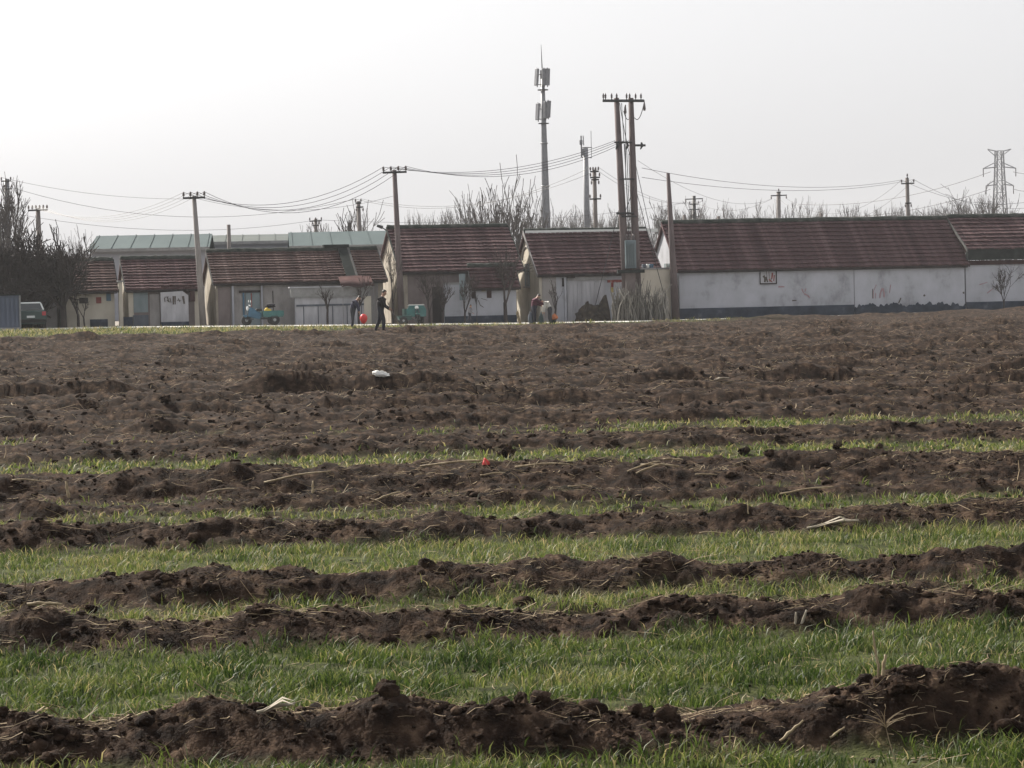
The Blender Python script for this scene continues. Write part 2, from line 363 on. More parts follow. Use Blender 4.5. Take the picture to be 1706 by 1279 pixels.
# jitter the rows a little so that no regular grid shows in the lumps
YY = YY + (_rs.rand(*YY.shape) - .5) * .0010 * YY * (YY < 150)
ZZ = height(XX, YY); GG = grassy(XX, YY)
ZZ += (_rs.rand(*ZZ.shape) - .5) * (1 - GG * .8) * np.clip(.011 + .0004 * YY, 0, .04) * (YY < 137)
uu, vv = uv_of(XX, YY)
ZZ = np.where(vv > 40, np.where(vv > 400, 0.1, ZZ), ZZ)
nr, nc = XX.shape
idx = np.arange(nr * nc).reshape(nr, nc)
FQ = np.stack([idx[:-1, :-1], idx[:-1, 1:], idx[1:, 1:], idx[1:, :-1]], -1).reshape(-1, 4)
me = mesh_np('field', np.stack([XX, YY, ZZ], -1).reshape(-1, 3), FQ, False, {'grassy': GG.ravel()})
field = link('field', me, M_soil); tag(field, kind='structure')
del XX, YY, ZZ, GG, FQ, idx, uu, vv

# the concrete road along the house fronts and the trodden yards in front of the walls
def strip(name, v0, v1, dz, m, u0=-75, u1=75, n=120, wob=0.0):
    us = np.linspace(u0, u1, n); V = []
    for u in us:
        for v in (v0 + wob * float(pn(u * .4, 3.3)), v1):
            p = S(u, v); p.z = tz(p.x, p.y) + dz; V.append(tuple(p))
    Fq = [(2 * i, 2 * i + 2, 2 * i + 3, 2 * i + 1) for i in range(n - 1)]
    V2 = V + [(p[0], p[1], p[2] - .12) for p in V]; k = 2 * n
    sides = [(2 * i, k + 2 * i, k + 2 * i + 2, 2 * i + 2) for i in range(n - 1)]
    mb = MB(); mb.add(V2, Fq + sides)
    return tag(mb.build(name, m), kind='structure')
strip('road', -7.6, -3.2, .05, M_road, wob=.35)
strip('yard', -3.2, 30, .015, M_yard)

# ------------------------------------------------------------------ wheat shoots (nobody could count them)
def soil_points(n, dmin, dmax, tmax, rng, power=1.0):
    y = dmin * (dmax / dmin) ** (rng.rand(n) ** power); x = (rng.rand(n) * 2 - 1) * (tmax * .8 * y + 1.5)
    return x, y
def make_blades():
    rng = np.random.RandomState(11); Vs = []; As = []
    for a, b, s, side in GR + [(100, 140, .6, 2)]:
        wmid = .5 * (a + b); tm = .25
        if side == 2:
            n = 60000; u = -50 + 60 * rng.rand(n); v = FIELD_V - 22 + 23.4 * rng.rand(n) ** .8
            x = u * CT - v * ST; y = D0 + u * ST + v * CT
            hs, wd = .13, .016
        else:
            xh = .2 * wmid + 1.8; area = (b - a + .8) * 2 * xh
            dens = {True: 2000, False: 900}[wmid < 19]
            if wmid > 22: dens = 430
            if wmid > 30: dens = 260
            n = int(area * dens * 1.25)
            w = a - .4 + (b - a + .8) * rng.rand(n); w = np.clip(w, 8.3, None); x = (rng.rand(n) * 2 - 1) * xh
            row = np.round(w / .17) * .17 + rng.randn(n) * .035        # drilled rows
            w = np.where(rng.rand(n) < .55, row, w)
            y = (w + x * SP) / CP
            hs, wd = .076, .0037
            if wmid > 22: wd = .006
            if wmid > 30: wd = .010
        g = grassy(x, y); tuft = pn(x * 1.7, y * 1.7, 31) + .6 * pn(x * 5, y * 5, 32)
        keep = (rng.rand(n) < g * np.clip(.66 + .95 * tuft, .05, 1)) & (y > 8.4)
        x, y, tuft = x[keep], y[keep], tuft[keep]; n = len(x)
        z = height(x, y) - .006
        az = rng.rand(n) * 6.283; wa = rng.rand(n) * 6.283
        hgt = hs * np.clip(.8 + .45 * tuft + .28 * rng.randn(n), .3, 1.7)
        lean = .3 + .9 * rng.rand(n)
        W = wd * (.7 + .6 * rng.rand(n))
        P = np.stack([x, y, z], -1); wv = np.stack([np.cos(wa), np.sin(wa), 0 * wa], -1) * W[:, None]
        ld = np.stack([np.cos(az), np.sin(az), 0 * az], -1)
        m1 = P + ld * (lean * hgt * .28)[:, None]; m1[:, 2] += hgt * .6
        tp = P + ld * (lean * hgt * .95)[:, None]; tp[:, 2] += hgt * (1.02 - .25 * lean * rng.rand(n))
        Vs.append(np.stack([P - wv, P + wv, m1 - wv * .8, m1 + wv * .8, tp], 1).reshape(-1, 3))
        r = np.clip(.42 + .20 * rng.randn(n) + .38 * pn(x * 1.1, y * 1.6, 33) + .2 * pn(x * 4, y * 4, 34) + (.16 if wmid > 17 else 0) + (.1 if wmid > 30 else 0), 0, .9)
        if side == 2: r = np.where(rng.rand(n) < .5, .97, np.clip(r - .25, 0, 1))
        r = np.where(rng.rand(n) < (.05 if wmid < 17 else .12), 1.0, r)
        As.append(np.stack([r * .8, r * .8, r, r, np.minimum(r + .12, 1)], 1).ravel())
    V = np.concatenate(Vs); A = np.concatenate(As); n = len(V) // 5
    b5 = np.arange(n)[:, None] * 5
    Fc = np.stack([b5 + [0, 1, 3], b5 + [0, 3, 2], b5 + [2, 3, 4]], 1).reshape(-1, 3)
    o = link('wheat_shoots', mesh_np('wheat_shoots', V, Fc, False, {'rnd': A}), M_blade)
    tag(o, 'short green wheat shoots growing in strips between the ploughed ridges', 'wheat', kind='stuff')
    return n
NB = make_blades()

# ------------------------------------------------------------------ clods and crumbs of earth
def ico(sub):
    import bmesh
    bm = bmesh.new(); bmesh.ops.create_icosphere(bm, subdivisions=sub, radius=1)
    V = np.array([v.co[:] for v in bm.verts]); Fc = np.array([[v.index for v in f.verts] for f in bm.faces]); bm.free()
    return V, Fc
def lumpy(sub, seed, amp=.32):
    V, Fc = ico(sub); r = np.random.RandomState(seed)
    d = np.zeros(len(V))
    for k in range(5):
        a = r.randn(3); a /= np.linalg.norm(a); d += np.abs(np.sin(V @ a * (1.6 + k * 1.5) + r.rand() * 6)) / (1 + .55 * k)
    d = (d - d.mean()) * amp; d += r.randn(len(V)) * (.09 if sub > 1 else .16)
    # knock flat facets off, as a broken clod has
    for k in range(4):
        a = r.randn(3); a /= np.linalg.norm(a); lim = .55 + .3 * r.rand()
        s = V @ a; V = V - np.outer(np.clip(s - lim, 0, None), a)
    return V * (1 + d)[:, None] * (r.uniform(.85, 1.35), r.uniform(.8, 1.15), r.uniform(.6, .9)), Fc
def scatter(name, protos, x, y, size, rng, sink=.35, attr=False):
    Vs, Fs, n0 = [], [], 0
    z = height(x, y); pick = rng.randint(0, len(protos), len(x))
    for k, (V, Fc) in enumerate(protos):
        ii = np.where(pick == k)[0]
        if not len(ii): continue
        a = rng.rand(len(ii)) * 6.283; ca, sa = np.cos(a), np.sin(a)
        s = size[ii][:, None]
        vx = (V[None, :, 0] * ca[:, None] - V[None, :, 1] * sa[:, None]) * s + x[ii][:, None]
        vy = (V[None, :, 0] * sa[:, None] + V[None, :, 1] * ca[:, None]) * s + y[ii][:, None]
        vz = V[None, :, 2] * s * rng.uniform(.75, 1.15, (len(ii), 1)) + (z[ii] + size[ii] * sink)[:, None]
        Vs.append(np.stack([vx, vy, vz], -1).reshape(-1, 3))
        off = np.arange(len(ii))[:, None, None] * len(V) + n0
        Fs.append((Fc[None] + off).reshape(-1, Fc.shape[1])); n0 += len(ii) * len(V)
    return np.concatenate(Vs), np.concatenate(Fs)
def ridgeness(x, y):
    w = wco(x, y); i = np.searchsorted(RID[:, 0], w); z = np.zeros_like(w)
    for k in (-1, 0, 1):
        j = np.clip(i + k, 0, len(RID) - 1); d = w - RID[j, 0]
        z = np.maximum(z, np.where(d < 0, sstep(-RID[j, 1] * 1.15, -.1, d), 1 - sstep(.0, RID[j, 2] * .7, d)))
    return z
rng = np.random.RandomState(21); Vs, Fs, n0 = [], [], 0
for sub_, cnt, dmin, dmax, s0, s1, s2, pw in ((1, 26000, 10.8, 38, .006, .015, .014, 1.25), (2, 3600, 10.8, 42, .014, .034, .05, 1.3), (1, 5000, 34, 75, .014, .030, .06, 1.0)):
    pro = [lumpy(sub_, s + 40 * sub_, .34) for s in range(12)]
    x, y = soil_points(cnt * 5, dmin, dmax, .25, rng, pw)
    g = grassy(x, y); cl = pn(x * 1.3, y * 1.3, 41) + .6 * pn(x * 4, y * 4, 42)
    keep = rng.rand(len(x)) < np.clip(.2 + .7 * cl, .05, 1) * (.18 + .82 * ridgeness(x, y)) * (1 - .88 * g)
    x, y = x[keep][:cnt], y[keep][:cnt]; q = rng.rand(len(x))
    size = s0 + (s1 - s0) * q + s2 * rng.rand(len(x)) ** 7
    V, Fc = scatter('clods', pro, x, y, size, rng, sink=.25)
    Vs.append(V); Fs.append(Fc + n0); n0 += len(V)
o = link('earth_clods', mesh_np('earth_clods', np.concatenate(Vs), np.concatenate(Fs), False), M_clod)
tag(o, 'small crumbs and clods of brown earth strewn over the ploughed ridges', 'clods', kind='stuff')

# single large clods that stand out
pro3 = [lumpy(4, 100 + s, .30) for s in range(6)]
BIG = [(430, 1022, 27, 'broad rounded clod of earth resting on a ridge beside a flat slab of clay'),
       (600, 1012, 20, 'flat slab of clay on the ridge beside a broad rounded clod'),
       (640, 1150, 30, 'heaped crumbly clod at the top of the front ridge, overhanging the grass'),
       (1050, 1172, 27, 'rough upright clod with stubble roots on the front ridge'),
       (1150, 1012, 25, 'dark pointed clod standing beside a white chip on the second ridge'),
       (1358, 1022, 18, 'rounded clod on the ridge beside the split pale husk'),
       (1500, 1148, 38, 'long clod of earth below the upright dry stalks'),
       (1395, 1172, 22, 'pale grey clod on the face of the front ridge'),
       (870, 1172, 26, 'cracked clod leaning on the front ridge between crumbs'),
       (140, 1182, 22, 'rounded clod on the front ridge beside a paler clod'),
       (198, 1180, 20, 'pale smooth clod on the front ridge beside a rounded clod'),
       (403, 1185, 14, 'small dark clod on the front ridge beside the pale husk'),
       (845, 757, 19, 'dark boulder-like clod standing in the thin wheat strip behind the red bag'),
       (1240, 752, 16, 'dark jagged clod standing at the edge of the thin wheat strip'),
       (1280, 757, 14, 'low dark clod beside a jagged clod at the wheat strip'),
       (1395, 745, 12, 'small dark clod on the ridge behind the maize litter'),
       (275, 667, 14, 'dark mound-shaped clod in the far part of the field'),
       (430, 662, 11, 'dark rounded clod on the bare far ridges'),
       (806, 624, 9, 'dark clod level with the white plastic sheet'),
       (135, 662, 12, 'broad low clod among the far furrows'),
       (1635, 803, 13, 'rounded clod with a light top on the stubble ridge'),
       (1085, 945, 11, 'stone-like clod on the third ridge beside the wheat'),
       (1130, 943, 12, 'rounded clod on the third ridge crest with a lit edge'),
       (990, 1010, 9, 'small clod low on the ridge with stray shoots')]
rng = np.random.RandomState(5)
for k, (px, py, r, lab) in enumerate(BIG):
    p = ground_at(px, py + r * .25)
    if 'front ridge' in lab and p.y > 13.0: p.y = (12.70 + p.x * SP) / CP; p.z = hz(p.x, p.y)
    rad = .86 * r / (F / p.y)
    V, Fc = pro3[k % 6]; V = V / np.abs(V[:, :2]).max()
    a = rng.rand() * 6.28; ca, sa = math.cos(a), math.sin(a)
    fl = .55 if 'slab' in lab or 'broad' in lab or 'long' in lab else .85
    Q = np.stack([(V[:, 0] * ca - V[:, 1] * sa), V[:, 0] * sa + V[:, 1] * ca, V[:, 2] * fl], -1) * rad
    Q += (pn(Q[:, 0] * 22, Q[:, 2] * 22 + Q[:, 1] * 17, k)[:, None] * .20 * rad + pn(Q[:, 0] * 60, Q[:, 2] * 60 + Q[:, 1] * 37, k)[:, None] * .08 * rad)
    o = link('earth_clod', mesh_np('earth_clod', Q, Fc, False), M_clod); o.location = p + Vector((0, rad * .3, rad * .40))
    tag(o, lab, 'clod', 'large clods lying on the ploughed ridges')

# ------------------------------------------------------------------ straw and stubble litter
def straw_mesh(x, y, L, r, rng, tilt):
    n = len(x); z = height(x, y)
    a = np.where(rng.rand(n) < .8, rng.randn(n) * .4 + PHI, rng.rand(n) * 3.14); a = a + np.pi * (rng.rand(n) < .5)
    t = tilt
    d = np.stack([np.cos(a) * np.cos(t), np.sin(a) * np.cos(t), np.sin(t)], -1)
    side = np.stack([-np.sin(a), np.cos(a), 0 * a], -1); up = np.cross(d, side)
    c = np.stack([x, y, z + .012 + L * .5 * np.sin(np.abs(t)) * .85], -1)
    bend = up * (L * rng.uniform(-.12, .12, n))[:, None] + side * (L * rng.uniform(-.1, .1, n))[:, None]
    rings = []
    for f, rr, bb in ((-.5, 1, 0), (0, .9, 1), (.5, .55, 0)):
        p = c + d * (L * f)[:, None] + bend * bb
        for q in range(3):
            th = 2.094 * q; rings.append(p + (side * math.cos(th) * 1.5 + up * math.sin(th) * .6) * (r * rr)[:, None])
    V = np.stack(rings, 1).reshape(-1, 3); b = np.arange(n)[:, None] * 9
    fs = [b + [i * 3 + q, i * 3 + (q + 1) % 3, (i + 1) * 3 + (q + 1) % 3, (i + 1) * 3 + q] for i in range(2) for q in range(3)]
    return V, np.stack(fs, 1).reshape(-1, 4)
rng = np.random.RandomState(31)
x, y = soil_points(230000, 10.5, 130, .25, rng, 1.2)
g = grassy(x, y)
pk = pn(x * .22, y * 1.1, 51) + .7 * pn(x * 2.2, y * 2.2, 52) + .25 * sstep(40, 60, y)
keep = (rng.rand(len(x)) < np.clip(.14 + .75 * pk, .04, 1) * (1 - .7 * g) * (.35 + .65 * ridgeness(x, y)))
x, y = x[keep][:40000], y[keep][:40000]; n = len(x)
L = (.025 + .07 * rng.rand(n) + .26 * rng.rand(n) ** 9) * (1 + .3 * sstep(25, 60, y)); r = (.0018 + .0026 * rng.rand(n) ** 2) * (1 + 1.2 * sstep(16, 60, y))
tilt = rng.randn(n) * .22; up_ = rng.rand(n) < .10; tilt = np.where(up_, .7 + .7 * rng.rand(n), tilt); L = np.where(up_, L * .7, L)
V, Fc = straw_mesh(x, y, L, r, rng, tilt)
o = link('straw_litter', mesh_np('straw_litter', V, Fc), M_straw)
tag(o, 'broken pale straw and stubble littering the ploughed earth', 'straw', kind='stuff')

# single maize stalks and husks that can be picked out; ends given where they lie on the ridge
def stalk(p0, p1, r, label, m=None, name='maize_stalk', lift=.02, group='maize stalks lying on the field', sway=.03, flat=False):
    p0, p1 = Vector(p0), Vector(p1); c = (p0 + p1) / 2; L = (p1 - p0).length
    rg = random.Random(int(abs(c.x) * 1000 + c.y * 77)); n = 7; pts = []; rad = []
    side = (p1 - p0).cross(Vector((0, 0, 1))).normalized() if abs((p1 - p0).normalized().z) < .95 else Vector((1, 0, 0))
    for i in range(n):
        f = i / (n - 1); q = p0.lerp(p1, f) - c
        q += Vector((0, 0, 1)) * (L * sway * math.sin(f * 3.1) + rg.uniform(-.004, .004)) + side * rg.uniform(-1, 1) * L * .02
        pts.append(q); rad.append(r * (1.18 if i in (2, 4) else .92) * (1 - .35 * f))
    mb = MB().tube(pts, rad, 7)
    if flat:      # a torn husk: two splayed leaves
        for s in (-1, 1):
            w_ = side * r * 2.2
            a = pts[1]; b = pts[4] + side * s * L * .22 + Vector((0, 0, .03)); e = pts[6] + side * s * L * .32
            mb.add([a - w_, a + w_, b - w_ * 1.3, b + w_ * 1.3, e], [(0, 1, 3, 2), (2, 3, 4)])
    o = mb.build(name, m or M_stalk, smooth=True); o.location = c + Vector((0, 0, lift))
    return tag(o, label, 'stalk' if name == 'maize_stalk' else 'husk', group)
def lay(xa, ya, xb, yb, rpx, label, **k):
    a = ground_at(xa, ya); sc = F / a.y; r = .78 * rpx / sc
    dx_ = (xb - xa) / sc; b = Vector((a.x + dx_, a.y + dx_ * SP / CP + .05 * (ya - yb) / sc, 0)); b.z = max(hz(b.x, b.y), a.z + (ya - yb) / sc)
    up_ = max(hz(*a.lerp(b, f_).xy) - a.lerp(b, f_).z for f_ in (.2, .4, .6, .8))
    return stalk(a, b, r, label, lift=r * 1.1 + max(0, up_) * .6, **k)
lay(700, 781, 825, 780, 2.6, 'long straight pale maize stalk lying beside the red bag')
lay(858, 783, 950, 789, 2.2, 'bowed pale maize stalk in line between the red bag and the stalk pile')
lay(1060, 792, 1108, 776, 2.4, 'maize stalk at the bottom of the small stalk pile')
lay(1045, 787, 1100, 771, 2.0, 'maize stalk leaning at the back of the small stalk pile')
lay(1068, 782, 1132, 785, 2.6, 'level maize stalk across the middle of the small stalk pile')
lay(1105, 768, 1138, 780, 2.8, 'pale cut maize stalk on top of the small stalk pile')
lay(440, 806, 552, 790, 2.4, 'long crooked maize stalk crossing the stubble ridge on its own')
lay(345, 822, 395, 817, 1.8, 'short reddish maize stalk end poking from the stubble ridge')
lay(625, 836, 668, 822, 2.2, 'slanting maize stalk above the thin wheat strip')
lay(800, 795, 842, 800, 2.0, 'broken maize stalk end below the red bag')
lay(946, 812, 988, 812, 1.5, 'thin white maize leaf rib below the stalk pile')
lay(1158, 793, 1195, 797, 1.7, 'thin single maize stalk just beyond the stalk pile')
lay(1030, 717, 1056, 725, 2.0, 'short cut maize stalk behind the thin wheat strip')
lay(0, 699, 26, 697, 1.8, 'pale maize stalk in the far furrows')
lay(20, 802, 70, 804, 2.0, 'brown maize stalk on the stubble ridge near its end')
lay(1300, 1238, 1340, 1205, 3.6, 'slanting bleached maize stalk low on the front ridge')
lay(1383, 1232, 1408, 1216, 3.0, 'short bleached stalk piece at the foot of the front ridge')
lay(45, 1010, 103, 1012, 4.2, 'thick pale maize stalk lying on the third ridge')
lay(765, 992, 784, 980, 1.8, 'short thin straw poking up from the third ridge')
lay(1165, 890, 1215, 893, 2.0, 'maize stalk lying on the fourth ridge')
lay(1300, 825, 1390, 815, 2.2, 'arched dry maize stalk on the stubble ridge')
lay(428, 1190, 492, 1178, 4.5, 'torn whitish maize husk lying on top of the front ridge', m=M_husk, name='maize_husk', flat=True, group='maize husks on the field')
lay(1345, 884, 1432, 882, 3.0, 'torn pale maize husk on the fourth ridge', m=M_husk, name='maize_husk', flat=True, group='maize husks on the field')
lay(1215, 632, 1190, 634, 1.8, 'pale husk scrap far out in the furrows', m=M_husk, name='maize_husk', flat=True, group='maize husks on the field')
lay(1325, 1262, 1330, 1263, 1, 'scrap of husk at the foot of the front ridge', m=M_husk, name='maize_husk', group='maize husks on the field')
def upright(xa, ya, xb, yb, rpx, label, **k):
    a = ground_at(xa, ya); sc = F / a.y; b = a + Vector(((xb - xa) / sc, .02, (ya - yb) / sc))
    return stalk(a - Vector((0, 0, .03)), b, rpx / sc, label, lift=0, sway=.0, **k)
upright(1466, 1130, 1457, 1052, 2.4, 'tall pale stalk standing upright on the front ridge')
upright(1470, 1128, 1476, 1090, 3.6, 'shorter split stalk standing beside the tall pale stalk')
upright(1325, 1040, 1327, 1020, 2.6, 'upright blade of the split pale husk on the second ridge', m=M_husk, name='maize_husk', group='maize husks on the field')
upright(1333, 1040, 1345, 1017, 2.8, 'slanting blade of the split pale husk on the second ridge', m=M_husk, name='maize_husk', group='maize husks on the field')
upright(116, 830, 110, 802, 3.0, 'pale flat stalk leaning upright on the stubble ridge')
upright(521, 822, 522, 802, 2.4, 'short upright stubble stump on the stubble ridge')
upright(1247, 858, 1246, 840, 1.4, 'thin stub standing on the wheat strip edge')
upright(1343, 800, 1338, 775, 1.4, 'thin leaning stub on the stubble ridge')
upright(1100, 985, 1103, 968, 1.8, 'small white stub standing before the second ridge')
# the dry wiry weed on the front ridge
p = ground_at(1475, 1212); w_ = thing('dry_weed', p, 0, 'dry wiry weed with curling stems on the front ridge', 'weed'); rg = random.Random(4)
for k in range(15):
    a = rg.uniform(-1.2, 1.2); L = rg.uniform(.10, .24); pts = []
    for i in range(6):
        f = i / 5; pts.append((math.sin(a) * L * f ** 1.3, -.06 * f * rg.random() + .03 * (k % 3 - 1), L * f * math.cos(a) * (1 - .35 * f)))
    MB().tube(pts, [.0022 * (1 - .6 * i / 5) for i in range(6)], 4).build('stem', M_straw, w_, True)

# plastic scraps
def crumple(name, px, py, wpx, hpx, m, label, cat, seed):
    p = ground_at(px, py); s = F / p.y; V, Fc = lumpy(3, seed, .35); r = np.random.RandomState(seed)
    V = V / np.abs(V).max(0); V[:, 0] *= wpx / s / 2; V[:, 1] *= wpx / s / 2.6; V[:, 2] = np.clip(V[:, 2], -.25, 1) * hpx / s / 1.25
    V += r.randn(*V.shape) * .05 * wpx / s * .3
    o = link(name, mesh_np(name, V, Fc), m); o.location = p + Vector((0, .03, .2 * hpx / s)); return tag(o, label, cat)
crumple('plastic_sheet', 636, 628, 32, 12, M_film, 'crumpled white plastic sheet lying on the bare ploughed field', 'plastic sheet', 3)
crumple('plastic_bag', 809, 775, 15, 12, M_red, 'small red plastic bag caught on the maize stalks', 'plastic bag', 17)

# ================================================================== the village houses
class House:
    def __init__(s, name, label, xl, xr, ybase, yeave, ridge, depth, v0=0.0, cat='house', group='tiled village houses along the road'):
        s.v0 = v0; s.depth = depth
        s.u0 = Hv(xl, ybase, v0)[0]; s.W = Hv(xr, ybase, v0)[0] - s.u0
        p = S(s.u0 + s.W / 2, v0); s.zb = tz(p.x, p.y)
        s.e = thing(name, S(s.u0, v0, s.zb), TH, label, cat, group)
        s.ze = Hv(xl, yeave, v0)[1] - s.zb
        s.zr = Hv(ridge[0], ridge[1], v0 + depth / 2)[1] - s.zb
    def L(s, px, py, v=0.0):
        u, z = Hv(px, py, s.v0 + v); return u - s.u0, z - s.zb
    def box(s, name, m, x0, x1, y0, y1, z0, z1, parent=None, bevel=0):
        return MB().box(x0, x1, y0, y1, z0, z1).build(name, m, parent or s.e, bevel=bevel)
    def panel(s, name, m, xa, ya, xb, yb, v0=-.06, v1=0.02, parent=None, label=None, bevel=0, to_ground=False):
        x0, z1 = s.L(xa, ya, v0); x1, z0 = s.L(xb, yb, v0)
        if to_ground: z0 = -.1
        o = s.box(name, m, min(x0, x1), max(x0, x1), v0, v1, min(z0, z1), max(z0, z1), parent, bevel)
        if label: o['label'] = label
        return o
    def walls(s, front, gable, back=None, t=.28):
        W, dp, ze, zr = s.W, s.depth, s.ze, s.zr
        s.front = MB().box(t, W - t, 0, t, -.3, ze).build('front_wall', front, s.e)
        pent = [(0, -.3), (dp, -.3), (dp, ze - .05), (dp / 2, zr - .12), (0, ze - .05)]
        s.gable = MB().prism(pent, 0, 0, t).build('gable_wall', gable, s.e)
        MB().prism(pent, 0, W - t, W).build('gable_wall', gable, s.e)
        MB().box(t, W - t, dp - t, dp, -.3, ze).build('back_wall', back or gable, s.e)
    def roof(s, m, n=12, over=.38, end=.16, ridge_m=None, lift=0.0, x0=None, x1=None, seed=1, verge=None):
        W, dp, ze, zr = s.W, s.depth, s.ze + lift, s.zr + lift
        x0 = -end if x0 is None else x0; x1 = W + end if x1 is None else x1
        sl_ = (zr - ze) / (dp / 2); e0 = Vector((0, -over, ze - over * sl_)); r0 = Vector((0, dp / 2, zr))
        d = r0 - e0; Ls = d.length; d.normalize(); nrm = Vector((0, -d.z, d.y))
        # decks under the tiles
        for sg, nm in ((1, 'roof_deck'), (-1, 'roof_back_slope')):
            q0, q1 = (e0, r0) if sg > 0 else (Vector((0, dp + over, e0.z)), r0)
            th = .09; mb = MB()
            poly = [(q0.y, q0.z - th), (q1.y, q1.z - th), (q1.y, q1.z), (q0.y, q0.z)]
            mb.prism(poly, 0, x0, x1).build(nm, M_dark if sg > 0 else m, s.e)
        pitch = Ls / n; rg = random.Random(seed); meshes = []
        for var in range(4):
            nt_ = max(3, int((x1 - x0) / .25)); tw = (x1 - x0) / nt_; V = []; Fq = []
            for i in range(nt_):
                a = x0 + i * tw; lj = rg.gauss(0, .012); hj = rg.gauss(0, .007) + .018 * math.sin(a * .55 + var * 2.1 + seed); up2 = pitch * 1.12
                if rg.random() < .02: lj += .05
                k = len(V)
                for (fx, bulge) in ((.02, 0), (.5, .010), (.98, 0)):
                    x = a + fx * tw
                    V.append((x, *(d * lj + nrm * (.105 + hj + bulge))[1:])); V.append((x, *(d * up2 + nrm * (.016 + hj * .4 + bulge * .6))[1:])); V.append((x, *(d * lj + nrm * (.0 + bulge * .3))[1:]))
                Fq += [(k, k + 3, k + 4, k + 1), (k + 3, k + 6, k + 7, k + 4), (k + 2, k + 5, k + 3, k), (k + 5, k + 8, k + 6, k + 3)]
            me = bpy.data.meshes.new('tile_course'); me.from_pydata(V, [], Fq); me.materials.append(m); meshes.append(me)
        order = []
        for k in range(n):
            me = meshes[(k * 3 + k // 4) % 4]; o = bpy.data.objects.new('tile_course', me); col.objects.link(o); o.parent = s.e
            o.location = e0 + d * (pitch * k) + nrm * .004
        mb = MB(); pts = [(x0 + (x1 - x0) * i / 24, dp / 2, zr + .07 + rg.gauss(0, .013)) for i in range(25)]
        mb.tube(pts, .15, 8).build('ridge_cap', ridge_m or M_ridge, s.e, True)
        for xx in (x0 - .05, x1 + .002):
            poly = [(e0.y - .02, e0.z - .10), (r0.y, r0.z - .08), (r0.y, r0.z + .10), (e0.y - .02, e0.z + .07)]
            MB().prism(poly, 0, xx, xx + .05).build('verge_board', verge or M_roofverge, s.e)
        MB().box(x0 + .05, x1 - .05, -over + .06, .0 - .004, e0.z - .14, e0.z - .095).build('eave_board', M_dark, s.e)
    def strokes(s, name, m, lines, parent=None, v=-.025):
        out = []
        for pts, wpx in lines:
            mb = MB(); q = [s.L(x, y, v) for x, y in pts]; hw = wpx / 30 / 2
            for (xa, za), (xb, zb_) in zip(q, q[1:]):
                dx, dz = xb - xa, zb_ - za; l = math.hypot(dx, dz) or 1; nx, nz = -dz / l * hw, dx / l * hw
                mb.add([(xa - nx, v, za - nz), (xb - nx * .7, v, zb_ - nz * .7), (xb + nx * .7, v, zb_ + nz * .7), (xa + nx, v, za + nz),
                        (xa - nx, -.003, za - nz), (xb - nx * .7, -.003, zb_ - nz * .7), (xb + nx * .7, -.003, zb_ + nz * .7), (xa + nx, -.003, za + nz)],
                       [(0, 1, 2, 3), (0, 4, 5, 1), (1, 5, 6, 2), (2, 6, 7, 3), (3, 7, 4, 0)])
            out.append(mb.build(name, m, parent or s.front))
        return out

# --- H6: the long white house
h = House('village_house', 'long white house with dark blue plinth, framed panel and pink wall scrawls', 1133, 1608, 529, 443, (1135, 372), 5.6)
h.walls(M_white_wall, M_white_wall); h.roof(M_tile, 12, .30, seed=2, verge=M_tile)
x0, z0 = h.L(1133, 514, -.07); 
h.box('plinth', M_plinth, -.02, h.L(1423, 515)[0], -.07, 0.0, -.3, z0)
mb = MB(); a_, b_ = h.L(1424, 510)[0], h.W + .02; n = 160; rg = random.Random(2); zt_ = h.L(1424, 508, -.05)[1]
tops = [(a_ + (b_ - a_) * i / n, zt_ + float(pn(i * .07, .5)) * .16 + float(pn(i * .31, 2.5)) * .12 + rg.uniform(-.03, .03)) for i in range(n + 1)]
mb.prism([(a_, -.3)] + tops + [(b_, -.3)], 1, -.05, -.001)
o = mb.build('plinth', M_plinth, h.e); o['label'] = 'peeling blue plinth with ragged top edge'
f = h.panel('notice_panel', M_gate, 1267, 449, 1293, 472, -.05, -.004); 
for (a, b, c, d) in ((1265.8, 447.5, 1267.2, 473), (1292.6, 447, 1294.6, 472.5), (1266, 447.2, 1294, 448.6), (1266, 471.8, 1294, 473)):
    h.panel('frame', M_dark, a, b, c, d, -.09, -.052, parent=f)
h.strokes('painted_stroke', M_blackpaint, [([(1272, 459), (1275, 464), (1274, 470)], 4.2), ([(1276, 461), (1279, 470)], 3.2), ([(1269, 450), (1273, 452)], 1.5), ([(1281, 452), (1282, 470)], 1.2), ([(1277, 451), (1278, 462)], 1.1), ([(1285, 463), (1284, 470)], 1.6)], parent=f, v=-.058)
h.strokes('painted_stroke', M_redpaper, [([(1287, 454), (1286, 464)], 3), ([(1290, 458), (1289, 468)], 2), ([(1281, 465), (1287, 470)], 2)], parent=f, v=-.0585)
h.strokes('paint_mark', M_redpaint, [([(1297, 477.5), (1307, 477.5)], 2.6), ([(1336, 481), (1339, 488)], 2), ([(1343, 480), (1341, 486)], 1.4), ([(1340, 489), (1346, 492), (1349, 496)], 2.6),
          ([(1455, 484), (1455, 497)], 1.6), ([(1459, 488), (1459, 497)], 1.2), ([(1470, 480), (1467, 488), (1466, 496)], 2.8), ([(1471, 480), (1473, 488), (1473, 495)], 2.8), ([(1484, 474), (1482, 488)], 1.2), ([(1460, 474), (1456, 484)], 1.0)])
h.strokes('paint_mark', M_blackpaint, [([(1320, 500.5), (1327, 500)], 2.2), ([(1501, 496), (1499, 501), (1497, 505)], 2.2), ([(1454, 481), (1454, 497)], 1.2), ([(1541, 491), (1539, 493)], 3.5), ([(1605, 486), (1606, 489)], 3.2)])
